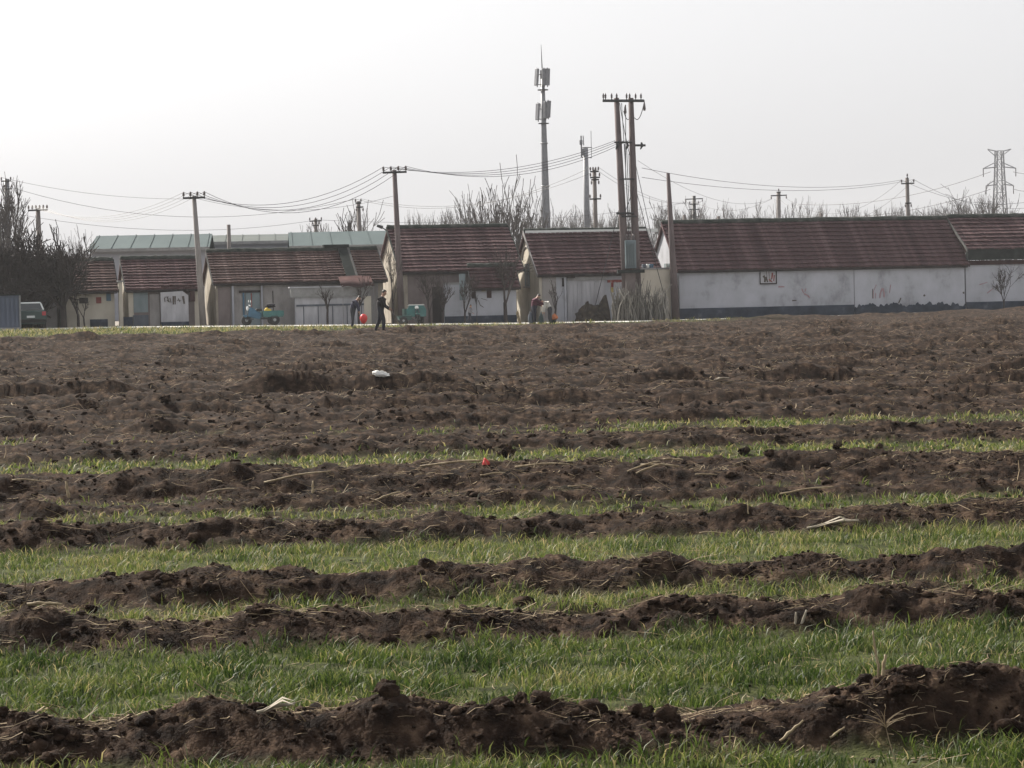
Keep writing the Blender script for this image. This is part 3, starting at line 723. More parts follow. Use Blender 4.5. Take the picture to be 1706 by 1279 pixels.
# spalled patch under the eave
x0, z1 = h.L(1346, 437.5, -.02); x1, z0 = h.L(1378, 447, -.02)
poly = [(x0, z1)] + [(x0 + (x1 - x0) * f_, z0 + (z1 - z0) * k_) for f_, k_ in ((.1, .55), (.25, .35), (.4, .02), (.55, 0), (.68, .18), (.8, .02), (.93, .1), (1, .5))] + [(x1, z1)]
MB().prism(poly, 1, -.02, 0.0).build('spalled_patch', M_grey_wall, h.front)
h.panel('wall_joint', M_dark, 1422.6, 432, 1423.9, 520, -.03, 0.0, parent=h.front)
# sagging cable under the eave
xs = [h.L(px, 440, -.1)[0] for px in np.linspace(1140, 1600, 32)]
pts = [(x_, -.12, h.ze - .26 - .09 * abs(math.sin(i * .42))) for i, x_ in enumerate(xs)]
MB().tube(pts, .022, 5).build('eave_cable', M_darksteel, h.e)
# gable window with teal shutter
gx = Hv(1113, 450, 0)
wz0, wz1 = 2.2, 3.55
def gable_window(h, y0, y1, z0, z1, m=M_tealdoor):
    w = MB().box(-.05, -.003, y0, y1, z0, z1).build('gable_window', m, h.gable)
    MB().box(-.09, -.052, (y0 + y1) / 2 - .04, (y0 + y1) / 2 + .04, z0, z1).build('mullion', M_verge, w)
    MB().box(-.12, -.003, y0 - .08, y1 + .08, z0 - .09, z0 - .004).build('sill', M_verge, w)
    return w
gable_window(h, 1.6, 2.9, 1.95, 3.1)
H6 = h
# --- H7
h = House('village_house', 'end house with black tarred eave band beyond the long white house', 1610, 1790, 522, 441, (1650, 362), 5.6)
h.walls(M_white_wall, M_white_wall); 
ze_keep = h.ze; h.ze = h.L(1612, 411, -.3)[1]
h.roof(M_tile, 9, .30, seed=4, x0=.02); h.ze = ze_keep
h.box('eave_band', M_greenblack, .02, h.W, -.32, -.002, h.L(1612, 433.5, -.3)[1], h.L(1612, 413, -.3)[1])
h.box('eave_beam', M_rust, .02, h.W, -.10, -.004, h.L(1612, 441.5, -.1)[1], h.L(1612, 434, -.1)[1])
h.box('plinth', M_plinth, .0, h.W, -.05, 0, -.3, h.L(1612, 503, -.05)[1])
h.strokes('paint_mark', M_redpaint, [([(1632, 474), (1645, 470)], 1.5), ([(1645, 488), (1655, 480)], 1.6)])
# --- H5
h = House('village_house', 'white fronted house with cream gable, arched gable mark and tin gate', 900, 1098, 541, 451, (880, 387), 5.9)
h.walls(M_white_wall, M_cream_wall); h.roof(M_tile, 12, .30, seed=5, verge=M_grey_wall)
w = gable_window(h, 2.3, 3.4, 2.0, 3.25)
pts = [(-.03, 2.95 + 1.0 * math.cos(a), 3.45 + .75 * math.sin(a)) for a in np.linspace(0, math.pi, 12)]
MB().tube(pts, .045, 5).build('arch_mark', M_grey_wall, h.gable)
h.panel('side_bay', M_grey_wall, 903, 462, 928, 541, -.05, -.002, to_ground=True)
h.panel('lintel', M_verge, 945, 461, 1012, 466, -.16, -.002)
g = h.panel('gate', M_gate, 945, 467, 1009, 541, -.09, -.002, to_ground=True)
for k in range(9): 
    x_ = 945 + 64 * (k + .5) / 9; h.panel('gate_rib', M_gate, x_ - .5, 468, x_ + .5, 541, -.115, -.092, parent=g, to_ground=True)
h.panel('gate_post', M_white_wall, 940, 462, 944.6, 541, -.14, -.002, to_ground=True)
h.panel('lamp_box', M_dark, 945, 457.5, 958, 463, -.3, -.17)
h.panel('mail_box', M_dark, 937, 463, 940, 477, -.12, -.004)
h.panel('couplet', M_redpaper, 1012, 466, 1036, 470, -.05, -.002); h.panel('couplet', M_redpaper, 1018, 470.5, 1022, 478, -.05, -.002); h.panel('couplet', M_yellowpaper, 1018, 478.5, 1022, 487, -.05, -.002)
h.panel('ridge_pipe', M_whitepaint, 875, 384, 1096, 386, h.depth / 2 - .16, h.depth / 2 - .11)
# lean-to wall between this house and the long white one
a = House('garden_wall', 'cream garden wall between the tin gate house and the long white house', 1068, 1118, 541, 449, (1090, 440), 1.0, v0=-.7, cat='wall', group=None)
MB().box(0, a.W, 0, .3, -.3, a.ze).build('wall', M_cream_wall, a.e); MB().box(-.04, a.W + .04, -.05, .35, a.ze + .002, a.ze + .09).build('coping', M_verge, a.e)
for k, (xa, xb, m_) in enumerate(((1071, 1077, M_darkgate), (1078, 1082, M_whitepaint), (1083, 1089, M_blue))):
    x0 = a.L(xa, 445)[0]; x1 = a.L(xb, 445)[0]; MB().box(x0, x1, .02, .28, a.ze + .092, a.ze + .3).build('flower_trough', m_, a.e, bevel=.02)
# --- H4
h = House('village_house', 'tall gabled house with rough stone side and purple brown shaded front', 672, 862, 545, 447, (660, 381), 7.2, group='tiled village houses along the road')
h.walls(M_brown_wall, M_stone_wall); h.roof(M_tile, 13, .34, seed=6, verge=M_ridge, x1=h.W + .35)
h.panel('tin_patch', M_tile_b, 693, 420, 712, 438, .0, .02) if False else None
h.panel('door', M_dark, 720, 478, 738, 545, -.05, -.002, to_ground=True)
# forecourt wall and little porch roof in front
a = House('courtyard_wall', 'pale courtyard wall with small tiled porch roof and faded posters', 742, 861, 543, 474, (800, 445), 1.9, v0=-1.0, cat='wall', group=None)
MB().box(0, a.W, 0, .3, -.3, a.ze).build('wall', M_white_wall, a.e)
MB().box(-.03, a.W, -.05, -.001, -.3, .42).build('plinth', M_plinth, a.e)
a.front = a.e
a.roof(M_tile, 6, .25, seed=9, x0=a.L(785, 470)[0])
MB().box(a.L(740, 470)[0], a.L(784, 470)[0], -.05, .35, a.ze + .002, a.ze + .1).build('coping', M_verge, a.e)
a.panel('poster', M_rust, 811, 481, 819, 496, -.03, -.002); a.panel('poster', M_yellowpaper, 802, 480, 809, 485, -.03, -.002); a.panel('sign_board', M_dark, 786, 486, 793, 497, -.04, -.002)
a.panel('tarpaulin', M_tealdoor, 765, 456, 776, 500, -.4, -.36)
a.strokes('paint_mark', M_blackpaint, [([(797, 500), (800, 508), (806, 512)], 1.2), ([(802, 497), (812, 500)], .9)], parent=a.e)
# --- H3
h = House('village_house', 'wide grey rendered house with blue door and dark roof gully', 361, 640, 547, 467, (350, 421), 5.6)
h.walls(M_grey_wall, M_stone_wall); h.roof(M_tile_b, 12, .32, seed=7, verge=M_roofverge)
h.panel('pillar', M_shedwall, 386, 474, 391, 547, -.22, -.004, to_ground=True); h.panel('pillar', M_shedwall, 435, 474, 439, 547, -.22, -.004, to_ground=True)
d = h.panel('door', M_tealdoor, 409, 486, 434, 547, -.06, -.002, to_ground=True); h.panel('door_frame', M_blue, 404, 484, 408.6, 547, -.09, -.002, parent=d, to_ground=True); h.panel('lintel', M_dark, 398, 484, 434, 487, -.1, -.064, parent=d)
h.panel('dark_bay', M_brown_wall, 363, 478, 385, 546, -.05, -.002, to_ground=True)
h.panel('couplet', M_redpaper, 418, 488, 420, 512, -.09, -.064)
h.panel('drain_pipe', M_dark, 454, 484, 456, 520, -.1, -.04)
a = House('gate_wall', 'whitish gate wall with grey lintel bands before the grey house', 485, 618, 545, 480, (550, 470), 1.0, v0=-1.2, cat='wall', group=None)
MB().box(.25, a.W, 0, .3, -.3, a.ze - .5).build('wall', M_gate, a.e)
MB().box(0, a.W, -.12, .32, a.ze - .498, a.ze).build('lintel', M_verge, a.e)
MB().box(-.06, a.W + .05, -.2, .4, a.ze + .002, a.ze + .07).build('coping', M_gate, a.e)
MB().box(.3, a.W - .05, -.04, -.002, a.ze - .98, a.ze - .88).build('rail', M_darkgate, a.e)
for k in range(5):
    x_ = .3 + (a.W - .4) * (k + .5) / 5; MB().box(x_ - .02, x_ + .02, -.035, -.002, -.2, a.ze - .985).build('gate_joint', M_darkgate, a.e)
MB().box(a.L(606, 500)[0], a.L(618, 500)[0], -.06, -.003, -.3, a.ze - .5).build('gate_pier', M_cream_wall, a.e)
aw = House('awning', 'sagging reddish brown awning over the whitish gate wall', 568, 622, 480, 463, (590, 455), 1.4, v0=-1.4, cat='awning', group=None)
mb = MB(); V = []; n = 14
for i in range(n + 1):
    f_ = i / n; sag = -.22 * math.sin(f_ * math.pi)
    b0 = aw.L(568, 474)[1]; V += [(aw.W * f_, -.3, b0 - .1 + .05 * math.sin(f_ * 9)), (aw.W * f_, .9, b0 + .42 + sag * .3 + (0.12 * math.sin(f_ * math.pi))), (aw.W * f_, -.3, b0 - .13 + .05 * math.sin(f_ * 9))]
mb.add(V, [(3 * i, 3 * i + 3, 3 * i + 4, 3 * i + 1) for i in range(n)] + [(3 * i + 2, 3 * i + 1, 3 * i + 4, 3 * i + 5) for i in range(n)] + [(3 * i, 3 * i + 2, 3 * i + 5, 3 * i + 3) for i in range(n)])
mb.build('canvas', M_rust, aw.e, True)
for x_ in (.05, aw.W - .05): MB().tube([(x_, -.28, -.3 - aw.zb * 0 - aw.e.location.z + S(0, 0).z + aw.zb), (x_, -.28, aw.L(568, 475)[1])], .018, 6).build('post', M_verge, aw.e)
# roof gully on the grey house
dv = Vector((0, H6.depth, 0))
x_ = h.L(583, 440, 1.2)[0]; sl_ = (h.zr - h.ze) / (h.depth / 2)
poly = [(-.34, h.ze - .34 * sl_ + .12), (h.depth / 2, h.zr + .12), (h.depth / 2, h.zr + .24), (-.34, h.ze - .34 * sl_ + .2)]
MB().prism(poly, 0, x_ - .42, x_ + .08).build('roof_gully', M_greenblack, h.e); MB().prism([(p_[0], p_[1] + .03) for p_ in poly], 0, x_ + .085, x_ + .2).build('gully_flashing', M_roofverge, h.e)
MB().box(x_ - 1.2, x_ + .2, h.depth / 2 - .2, h.depth / 2 + .25, h.zr + .16, h.zr + .33).build('ridge_cover', M_greenblack, h.e)
# --- H2
h = House('village_house', 'small red roofed house with a white screen wall bearing black strokes', 215, 334, 547, 478, (212, 433), 5.6)
h.walls(M_brown_wall, M_cream_wall); h.roof(M_tile, 11, .32, seed=8, verge=M_roofverge)
h.panel('door', M_tealdoor, 222, 484, 247, 520, -.05, -.002); h.panel('door_base', M_darkgate, 222, 525, 248, 547, -.07, -.002, to_ground=True)
h.panel('plinth', M_plinth, 203, 528, 221.6, 547, -.05, -.002, to_ground=True)
h.panel('side_bay', M_grey_wall, 249, 490, 267, 547, -.06, -.002, to_ground=True)
h.panel('porch_board', M_rust, 268, 476, 326, 484, -.3, -.004); h.panel('porch_side', M_rust, 316, 484.2, 325, 502, -.28, -.004)
a = House('screen_wall', 'white screen wall with black painted strokes under the porch board', 269, 315, 548, 487, (290, 480), .3, v0=-.6, cat='wall', group=None)
a.front = a.e
c_ = .3; Wd = a.W; z1 = a.ze
a.front = MB().prism([(0, .25), (Wd, .25), (Wd, z1 - c_ * .6), (Wd - c_, z1 + .05), (0, z1)], 1, 0, .25).build('panel', M_gate, a.e)
MB().box(0.0, Wd, -.02, .27, -.3, .248).build('plinth', M_plinth, a.e)
st = [([(274, 496), (275, 503)], 1.6), ([(279, 494), (281, 503)], 2), ([(283, 496), (285, 504)], 1.4), ([(289, 493), (289, 507)], 3.2), ([(292, 493), (292, 507)], 2.0), ([(297, 497), (300, 503)], 1.4), ([(305, 493), (307, 506)], 3.6), ([(278, 500), (283, 503)], 1.4), ([(274, 495), (281, 494)], 1.0), ([(295, 500), (302, 500)], 1.0)]
a.strokes('painted_stroke', M_blackpaint, st)
# --- H1
h = House('village_house', 'low house with faded pink brown roof behind the bare tree', 100, 192, 548, 478, (110, 436), 5.2)
h.walls(M_cream_wall, M_cream_wall); h.roof(M_tile_b, 11, .5, seed=11, verge=M_dark)
h.panel('shade_beam', M_dark, 128, 479, 186, 487, -.3, -.004); h.panel('window', M_dark, 132, 496, 147, 505, -.05, -.002); h.panel('paper_sign', M_redpaper, 160, 495, 169, 505, -.04, -.002)
h.panel('blue_plate', M_blue, 177, 486, 185, 501, -.06, -.002); h.panel('plinth', M_plinth, 150, 532, 180, 548, -.05, -.002, to_ground=True)
# --- H0
h = House('village_house', 'grey walled house half hidden behind the thicket', -90, 96, 549, 480, (20, 440), 5.2)
h.walls(M_grey_wall, M_grey_wall); h.roof(M_tile_b, 11, .4, seed=13)
a = House('garden_wall', 'pale pinkish garden wall behind the dark green car', 33, 64, 549, 497, (45, 495), .3, v0=-.9, cat='wall', group=None)
MB().prism([(0, -.3), (a.W, -.3), (a.W, a.ze - .1), (a.W * .55, a.ze + .1), (0, a.ze - .25)], 1, 0, .25).build('wall', M_cream_wall, a.e)
a.front = a.e; a.strokes('paint_mark', M_redpaper, [([(47, 503), (52, 515)], 3.5), ([(58, 500), (60, 530)], 3)], parent=a.e)
# gate post between the two small houses, with a pole beside it
a = House('gate_post', 'tall whitish gate post between the pink roofed house and the small red roofed house', 199, 206, 548, 470, (203, 466), .4, v0=-.5, cat='gate post', group=None)
MB().box(0, a.W, 0, .3, -.3, a.ze).build('shaft', M_cream_wall, a.e, bevel=.02); MB().box(-.05, a.W + .05, -.05, .35, a.ze + .002, a.ze + .1).build('cap', M_verge, a.e)

# ------------------------------------------------------------------ sheds behind
def shed(label, xl, xr, yr, ye, D, m, name='warehouse', wallpx=12):
    a = at(xl, ye, D); b = at(xr, ye, D); W = b.x - a.x; zg = .1
    e = thing(name, (a.x, D, zg), R(5), label, 'warehouse', 'low sheet roofed sheds behind the houses')
    ze = a.z - zg; zr = at(xl, yr, D + 9)[2] - zg
    MB().box(0, W, .3, 17.7, -.2, ze - .002).build('wall', M_shedwall, e)
    MB().prism([(-.2, ze), (9, zr), (18.2, ze), (18.2, ze - .0), (9, zr - .12), (-.2, ze - .12)], 0, -.2, W + .2).build('roof', m, e)
    sl_ = (zr - ze) / 9.2; nrib = int(W / 1.1); rib = None
    for k in range(nrib + 1):
        x_ = W * k / nrib
        if rib is None:
            rib = MB().prism([(-.2, ze + .002), (9, zr + .002), (9, zr + .05), (-.2, ze + .05)], 0, -.03, .03).build('seam', m, e); rib.location.x = x_
        else:
            q = rib.copy(); col.objects.link(q); q.location.x = x_
    MB().box(-.2, W + .2, -.28, -.202, ze - .16, ze + .05).build('gutter', M_verge, e)
    return e
e = shed('teal sheet roofed shed behind the small red roofed house', 152, 343, 393, 416, 178, M_teal)
shed('pale sheet roofed shed between the two teal sheds', 346, 486, 392, 404, 196, M_palegrey)
shed('teal sheet roofed shed beside the tall gabled house', 487, 652, 387, 411, 180, M_teal)
# bracket lamp on the tall gable
p = at(646, 384, 149); q = at(628, 376.5, 149)
e = thing('bracket_lamp', p, 0, 'bracket street lamp jutting from the top of the tall gable', 'lamp')
MB().tube([(0, .2, -.25), (-.05, 0, 0), tuple(Vector((q.x - p.x + .25, 0, q.z - p.z - .05)))], .035, 6).build('arm', M_darksteel, e)
MB().tube([(q.x - p.x + .32, 0, q.z - p.z - .08), (q.x - p.x, 0, q.z - p.z + .03)], [.1, .07], 8).build('lamp_head', M_darksteel, e)

# ================================================================== poles, towers and wires
def street_pt(px, py, v): 
    u, z = Hv(px, py, v); return S(u, v, z)
def pole(label, base, top, r0, r1, m, arms=(), name='utility_pole', group='utility poles', k=10, steps=()):
    base, top = Vector(base), Vector(top)
    zg = tz(base.x, base.y) - .3; base = base + (top - base) * ((zg - base.z) / (top.z - base.z))
    e = thing(name, base, 0, label, 'pole', group); d = top - base
    MB().tube([(0, 0, 0), d * .5, d], [r0, (r0 + r1) / 2, r1], k).build('shaft', m, e, True)
    heads = []
    for (f_, half, nins, ang, drop) in arms:    # where on the shaft, half length, insulators, heading, whether they hang
        c = d * f_; ax = Vector((math.cos(ang), math.sin(ang), .02)); off = Vector((math.sin(ang), -math.cos(ang), 0)) * (r1 + .04)
        p0, p1 = c - ax * half + off, c + ax * half + off
        arm = MB().tube([p0, p1], .055, 4).build('crossarm', M_darksteel, e)
        for i in range(nins):
            g = -half * .93 + 2 * half * .93 * i / max(1, nins - 1) if nins > 1 else 0
            q = c + ax * g + off; sg = -1 if drop else 1
            mb = MB(); mb.lathe([(.02, 0), (.02, sg * .10), (.075, sg * .12), (.045, sg * .18), (.075, sg * .2), (.04, sg * .27), (.055, sg * .3), (.02, sg * .33)], 8, c=q)
            mb.build('insulator', M_porcelain, e, True); heads.append(base + q + Vector((0, 0, sg * .3)))
    return e, base, top, heads
AX = TH
_, _, t1, h1 = pole('slim leaning concrete pole with four insulators beside the small red roofed house', street_pt(339, 546, -1.6), street_pt(323, 326, -1.6), .19, .11, M_concrete, [(.985, .58, 4, .1, False)])
_, _, t2, h2 = pole('reddish concrete pole with four insulators before the tall rough gable', street_pt(670, 546, -1.6), street_pt(657, 283, -1.6), .20, .12, M_pole_red, [(.985, .64, 4, .1, False)])
_, _, t0, h0 = pole('dark pole with a wide insulator arm rising out of the thicket', at(72, 545, 172), at(63, 347, 172), .20, .14, M_wood, [(.985, .62, 6, .15, False)])
# the twin-pole transformer stand
A0, A1 = street_pt(1047, 545, -2.6), street_pt(1027, 163, -2.6)
B0, B1 = street_pt(1063, 545, -2.6), street_pt(1051, 163, -2.6)
za = tz(A0.x, A0.y); e = thing('transformer_poles', (A0.x, A0.y, za - .3), 0, 'tall twin pole stand with crossarms and drop wires above the reed stack', 'pole', 'utility poles')
def loc(p): return Vector(p) - e.location
for a_, b_ in ((A0, A1), (B0, B1)):
    a2 = a_ + (b_ - a_) * ((za - .3 - a_.z) / (b_.z - a_.z)); MB().tube([loc(a2), loc(a2).lerp(loc(b_), .5), loc(b_)], [.26, .20, .14], 12).build('shaft', M_pole_red, e, True)
def onA(y): f_ = (y - 163) / (545 - 163); return loc(A1).lerp(loc(A0), f_)
def onB(y): f_ = (y - 163) / (545 - 163); return loc(B1).lerp(loc(B0), f_)
def crossbar(y, left, right, r=.06, front=-.2):
    a_, b_ = onA(y), onB(y); d_ = (b_ - a_); L_ = d_.length; d_.normalize(); o_ = Vector((0, front, 0))
    MB().tube([a_ - d_ * left + o_, b_ + d_ * right + o_], r, 4).build('crossarm', M_darksteel, e); return a_ + o_, b_ + o_, d_
a_, b_, d_ = crossbar(168, .78, .72, .075)
tops = []
for g in (-.74, -.62, -.28, .0, .55, .72, 1.05, 1.35):
    q = a_ + d_ * g; MB().lathe([(.025, .05), (.025, .14), (.06, .16), (.04, .22), (.065, .25), (.03, .36), (.015, .42)], 7, c=q).build('insulator', M_porcelain, e, True); tops.append(e.location + q + Vector((0, 0, .38)))
a_, b_, d_ = crossbar(237, .25, -.05, .05); crossbar(242, -.9, .72, .06); lowA = e.location + a_
for g in (-.12, .45, 1.25):
    q = a_ + d_ * g; MB().tube([q, q + Vector((.04, 0, -.18)), q + Vector((-.06, 0, -.38))], [.05, .09, .03], 6).build('fuse', M_darksteel, e)
crossbar(298, .1, .05, .04); crossbar(355, .35, -.05, .06); crossbar(360, .1, .1, .05)
def droop(p, q, sag, r=.018, nm='drop_wire', m=M_wire, par=e, n=12):
    p, q = Vector(p), Vector(q); pts = [p.lerp(q, i / n) - Vector((0, 0, sag * 4 * (i / n) * (1 - i / n))) for i in range(n + 1)]
    return MB().tube(pts, r, 4).build(nm, m, par)
o_ = Vector((0, -.25, 0))
droop(onA(172) + Vector((.15, -.25, 0)), onB(260) + o_ + Vector((-.15, 0, 0)), .2); droop(onA(172) + Vector((.25, -.25, 0)), onA(360) + o_ + Vector((.3, 0, 0)), -.05); droop(onB(175) + Vector((-.3, -.25, 0)), onA(300) + Vector((.25, -.25, 0)), .1)
droop(onB(168) + Vector((.72, -.2, 0)), onB(196) + Vector((.15, -.2, 0)), .45, .02); droop(onA(176) + Vector((.35, -.22, -.3)), onB(196) + Vector((-.1, -.2, 0)), .25, .02)
MB().lathe([(.05, 0), (.08, .1), (.05, .35), (.02, .5)], 7, c=onB(185) + Vector((.70, -.2, 0))).build('arrester', M_porcelain, e, True); MB().lathe([(.05, 0), (.08, .1), (.05, .35), (.02, .5)], 7, c=onA(190) + Vector((.42, -.2, 0))).build('arrester', M_porcelain, e, True)
for k in range(3): droop(onA(240 + 8 * k) + Vector((.3 + .1 * k, -.2, 0)), onA(445) + Vector((.25 + .08 * k, -.2, 0)), .02 * k, .018)
droop(onA(360) + o_, onB(310) + o_, .1)
# transformer tank, platform and masonry pier
c = (onA(420) + onB(420)) / 2
MB().box(c.x - .30, c.x + .30, c.y - .55, c.y - .02, onA(447).z, onA(400).z).build('transformer_tank', M_tealdoor, e, bevel=.03)
for k in range(5): MB().box(c.x - .27 + .115 * k, c.x - .23 + .115 * k, c.y - .68, c.y - .552, onA(442).z, onA(405).z).build('cooling_fin', M_tealdoor, e)
for k in (-1, 0, 1): MB().lathe([(.05, 0), (.07, .06), (.04, .14), (.07, .2), (.03, .34)], 8, c=(c.x + k * .18, c.y - .25, onA(400).z + .002)).build('bushing', M_porcelain, e, True)
MB().box(c.x - .72, c.x + .72, c.y - .95, c.y + .45, onA(453).z - .05, onA(449).z).build('platform', M_greenblack, e)
MB().box(c.x - .30, c.x + .24, c.y - .55, c.y + .2, 0, onA(453).z - .052).build('pier', M_brown_wall, e)
for s_, y_ in ((-1, 330), (1, 300)):      # guy wires
    p_ = onA(y_) if s_ < 0 else onB(y_); droop(p_, (p_.x + s_ * 1.1 + (.9 if s_ > 0 else -.6), p_.y + 2.2, .3), 0, .018, 'guy_wire')
droop(onB(250), (onB(250).x + 1.2, onB(250).y + 1.5, onB(420).z), 0, .016, 'guy_wire')
twin_e = e
pole('plain armless concrete pole before the white gable of the long house', street_pt(1126, 530, -1.0), street_pt(1113, 288, -1.0), .24, .10, M_pole_red)
# farther poles
def far_pole(label, xb, xt, yt, D, r, m=M_wood, arms=(), name='utility_pole'):
    b = at(xb, 480, D); t = at(xt, yt, D); return pole(label, b, t, r * 1.3, r, m, arms, name, 'utility poles', 7)
far_pole('short plain post rising behind the pale shed', 384, 381, 374, 190, .13)
far_pole('far small pole with short crossarm beside the bare tree behind the sheds', 528, 526, 364, 240, .15, M_wood, [(.975, .55, 3, 0, False), (.93, .3, 2, 0, False)])
_, _, tb, hb = far_pole('dark bracketed pole in front of the bare tree behind the teal shed', 603, 597, 335, 205, .15, M_wood, [(.985, .22, 2, 0, False), (.95, .3, 2, .5, True)])
_, _, tl, hl = far_pole('tall grey pole with brackets inside the tall poplars', 16, 11, 298, 215, .22, M_steel, [(.985, .4, 2, 0, False), (.93, .35, 2, .6, False), (.80, .4, 2, .2, True)])
_, _, tc_, hc = far_pole('dark pole with stacked brackets beside the thin antenna mast', 995, 990, 282, 190, .14, M_wood, [(.985, .30, 4, 0, False), (.945, .35, 2, .2, False), (.93, .28, 2, .2, True), (.8, .4, 2, .1, False)])
_, _, td, hd = far_pole('distant pole with three arm tiers behind the long roof', 1158, 1156, 326, 290, .2, M_darksteel, [(.97, .95, 3, 0, True), (.92, .5, 3, 0, False), (.87, .6, 3, 0, True), (.80, .5, 4, 0, False)])
_, _, te, he = far_pole('pale distant pole with one drooping crossarm behind the long roof', 1298, 1297, 320, 250, .19, M_concrete, [(.97, .75, 3, 0, True), (1.0, .2, 1, 0, False)])
_, _, tf, hf = far_pole('leaning pole with one crossarm behind the long white house roof end', 1516, 1511, 296, 215, .15, M_wood, [(.955, .53, 2, .1, False), (1.0, .05, 1, 0, False), (.80, .25, 2, .1, True)])
for k, (x_, y_, lab) in enumerate(((1140, 358, 'short stub post behind the long roof near the white gable'), (1197, 360, 'short stub post behind the long roof further from the white gable'), (1368, 355, 'thin stub post behind the middle of the long roof'))):
    far_pole(lab, x_ + 1, x_, y_, 175, .10, M_wood)
# antenna mast
def panel_ring(e, z, r, specs, hgt, wd):
    for (az, r_, dz, tilt) in specs:
        x_, y_ = math.cos(az) * r_, math.sin(az) * r_
        mb = MB().box(-wd / 2, wd / 2, -.13, .13, -hgt / 2, hgt / 2)
        xf = Matrix.Translation((x_, y_, z + dz)) @ Matrix.Rotation(az - math.pi / 2, 4, 'Z') @ Matrix.Rotation(tilt, 4, 'X')
        mb.build('panel_antenna', M_steel, e, xf=xf, bevel=.03)
        MB().tube([(x_ * .93, y_ * .93, z + dz - hgt * .6), (x_ * .93, y_ * .93, z + dz + hgt * .55)], .05, 5).build('antenna_pipe', M_darksteel, e)
        for q in (-.55, .2): MB().tube([(0, 0, z + dz + q * hgt * .8), (x_ * .93, y_ * .93, z + dz + q * hgt * .8)], .04, 4).build('bracket', M_darksteel, e)
D = 290; b = at(912.5, 480, D); t = at(904.5, 150, D); sc_ = F / D
e = thing('antenna_mast', (b.x, b.y, .0), 0, 'tall tapering monopole mast with two tiers of panel antennas and a spike', 'mast', 'antenna masts')
dx = t.x - b.x; zt = t.z
MB().tube([(0, 0, 0), (dx * .3, 0, zt * .4), (dx * .75, 0, zt * .8), (dx, 0, zt + 1.2)], [.62, .46, .30, .20], 14).build('shaft', M_steel, e, True)
MB().tube([(dx, 0, zt + 1.2), (dx - .05, 0, at(903, 105, D).z), (dx - .1, 0, at(902.5, 74, D).z)], [.09, .06, .02], 6).build('lightning_rod', M_darksteel, e)
for f_ in (.35, .55, .75): MB().lathe([(.60 - f_ * .3, 0), (.66 - f_ * .3, .06), (.60 - f_ * .3, .12)], 14, c=(dx * f_, 0, zt * f_)).build('flange', M_steel, e)
e2 = [o for o in e.children]
sub = bpy.data.objects
for (zz, sp_) in ((at(0, 130, D).z - .28 + .0, [(math.pi * 1.18, .76, .1, .10), (-.6, .66, .1, -.05), (-1.2, .45, .1, 0), (1.6, .5, 0, 0)]), (at(0, 186, D).z - .28, [(math.pi * 1.2, .76, .0, .08), (-.55, .66, .25, -.08), (-1.0, .5, .15, -.04), (1.7, .5, 0, 0)])):
    before = set(e.children); panel_ring(e, 0, .6, sp_, 1.8, .5)
    f_ = zz / zt
    for o in set(e.children) - before: o.location = (dx * min(1, f_), 0, at(905, 130 if zz > zt - 1 else 186, D).z)
    MB().lathe([(.55, -1.1), (.58, -1.05), (.58, -1.0), (.55, -1.0)], 12, c=(dx * min(1, f_), 0, at(905, 130 if zz > zt - 1 else 186, D).z - .2)).build('ring_frame', M_darksteel, e)
D = 300; b = at(980, 480, D); t = at(975.5, 246, D)
e = thing('antenna_mast', (b.x, b.y, 0), 0, 'shorter pale monopole mast with a side frame and whip antennas', 'mast', 'antenna masts'); dx = t.x - b.x
MB().tube([(0, 0, 0), (dx * .6, 0, t.z * .6), (dx, 0, t.z)], [.46, .34, .27], 12).build('shaft', M_steel, e, True)
zt = t.z; pxm = D / F
for (x_, ya, yb, r_) in ((968, 226, 262, .09), (971.5, 226, 242, .06), (984.5, 218, 263, .035)):
    MB().tube([(at(x_, ya, D).x - b.x, -.1, at(x_, ya, D).z), (at(x_ + 1, yb, D).x - b.x, -.1, at(x_ + 1, yb, D).z)], r_, 6).build('whip_antenna', M_steel, e)
MB().box(at(965.5, 240, D).x - b.x, at(970.5, 240, D).x - b.x, -.25, -.05, at(968, 241, D).z, at(968, 233, D).z).build('panel_antenna', M_steel, e, bevel=.04)
MB().box(at(969, 240, D).x - b.x, at(973, 240, D).x - b.x, -.25, -.05, at(970, 259, D).z, at(970, 247, D).z).build('panel_antenna', M_steel, e, bevel=.04)
for y_ in (245.5, 262.5): MB().tube([(at(970, y_, D).x - b.x, -.1, at(970, y_, D).z), (at(986, y_, D).x - b.x, -.1, at(986, y_, D).z)], .045, 4).build('frame_bar', M_darksteel, e)
# lattice pylon
D = 620; b = at(1668, 480, D); t = at(1664, 251, D)
e = thing('transmission_pylon', (b.x, b.y, 0), R(10), 'steel lattice pylon standing beyond the trees behind the end house', 'pylon')
zt = t.z; n = 11; zs = [zt * (1 - (1 - i / n) ** 1.15) for i in range(n + 1)]
def hw(z): return .72 + 1.5 * (1 - z / zt) ** 1.25
for sx, sy in ((-1, -1), (1, -1), (1, 1), (-1, 1)):
    MB().tube([(sx * hw(z), sy * hw(z), z) for z in zs], .16, 4).build('leg', M_steel, e)
for i in range(n):
    mb = MB(); a_, b_ = hw(zs[i]), hw(zs[i + 1])
    for (p_, q_) in (((-1, -1), (1, -1)), ((1, -1), (1, 1)), ((1, 1), (-1, 1)), ((-1, 1), (-1, -1))):
        mb.tube([(p_[0] * a_, p_[1] * a_, zs[i]), (q_[0] * b_, q_[1] * b_, zs[i + 1])], .07, 3); mb.tube([(q_[0] * a_, q_[1] * a_, zs[i]), (p_[0] * b_, p_[1] * b_, zs[i + 1])], .07, 3)
        mb.tube([(p_[0] * b_, p_[1] * b_, zs[i + 1]), (q_[0] * b_, q_[1] * b_, zs[i + 1])], .07, 3)
    mb.build('bracing', M_steel, e)
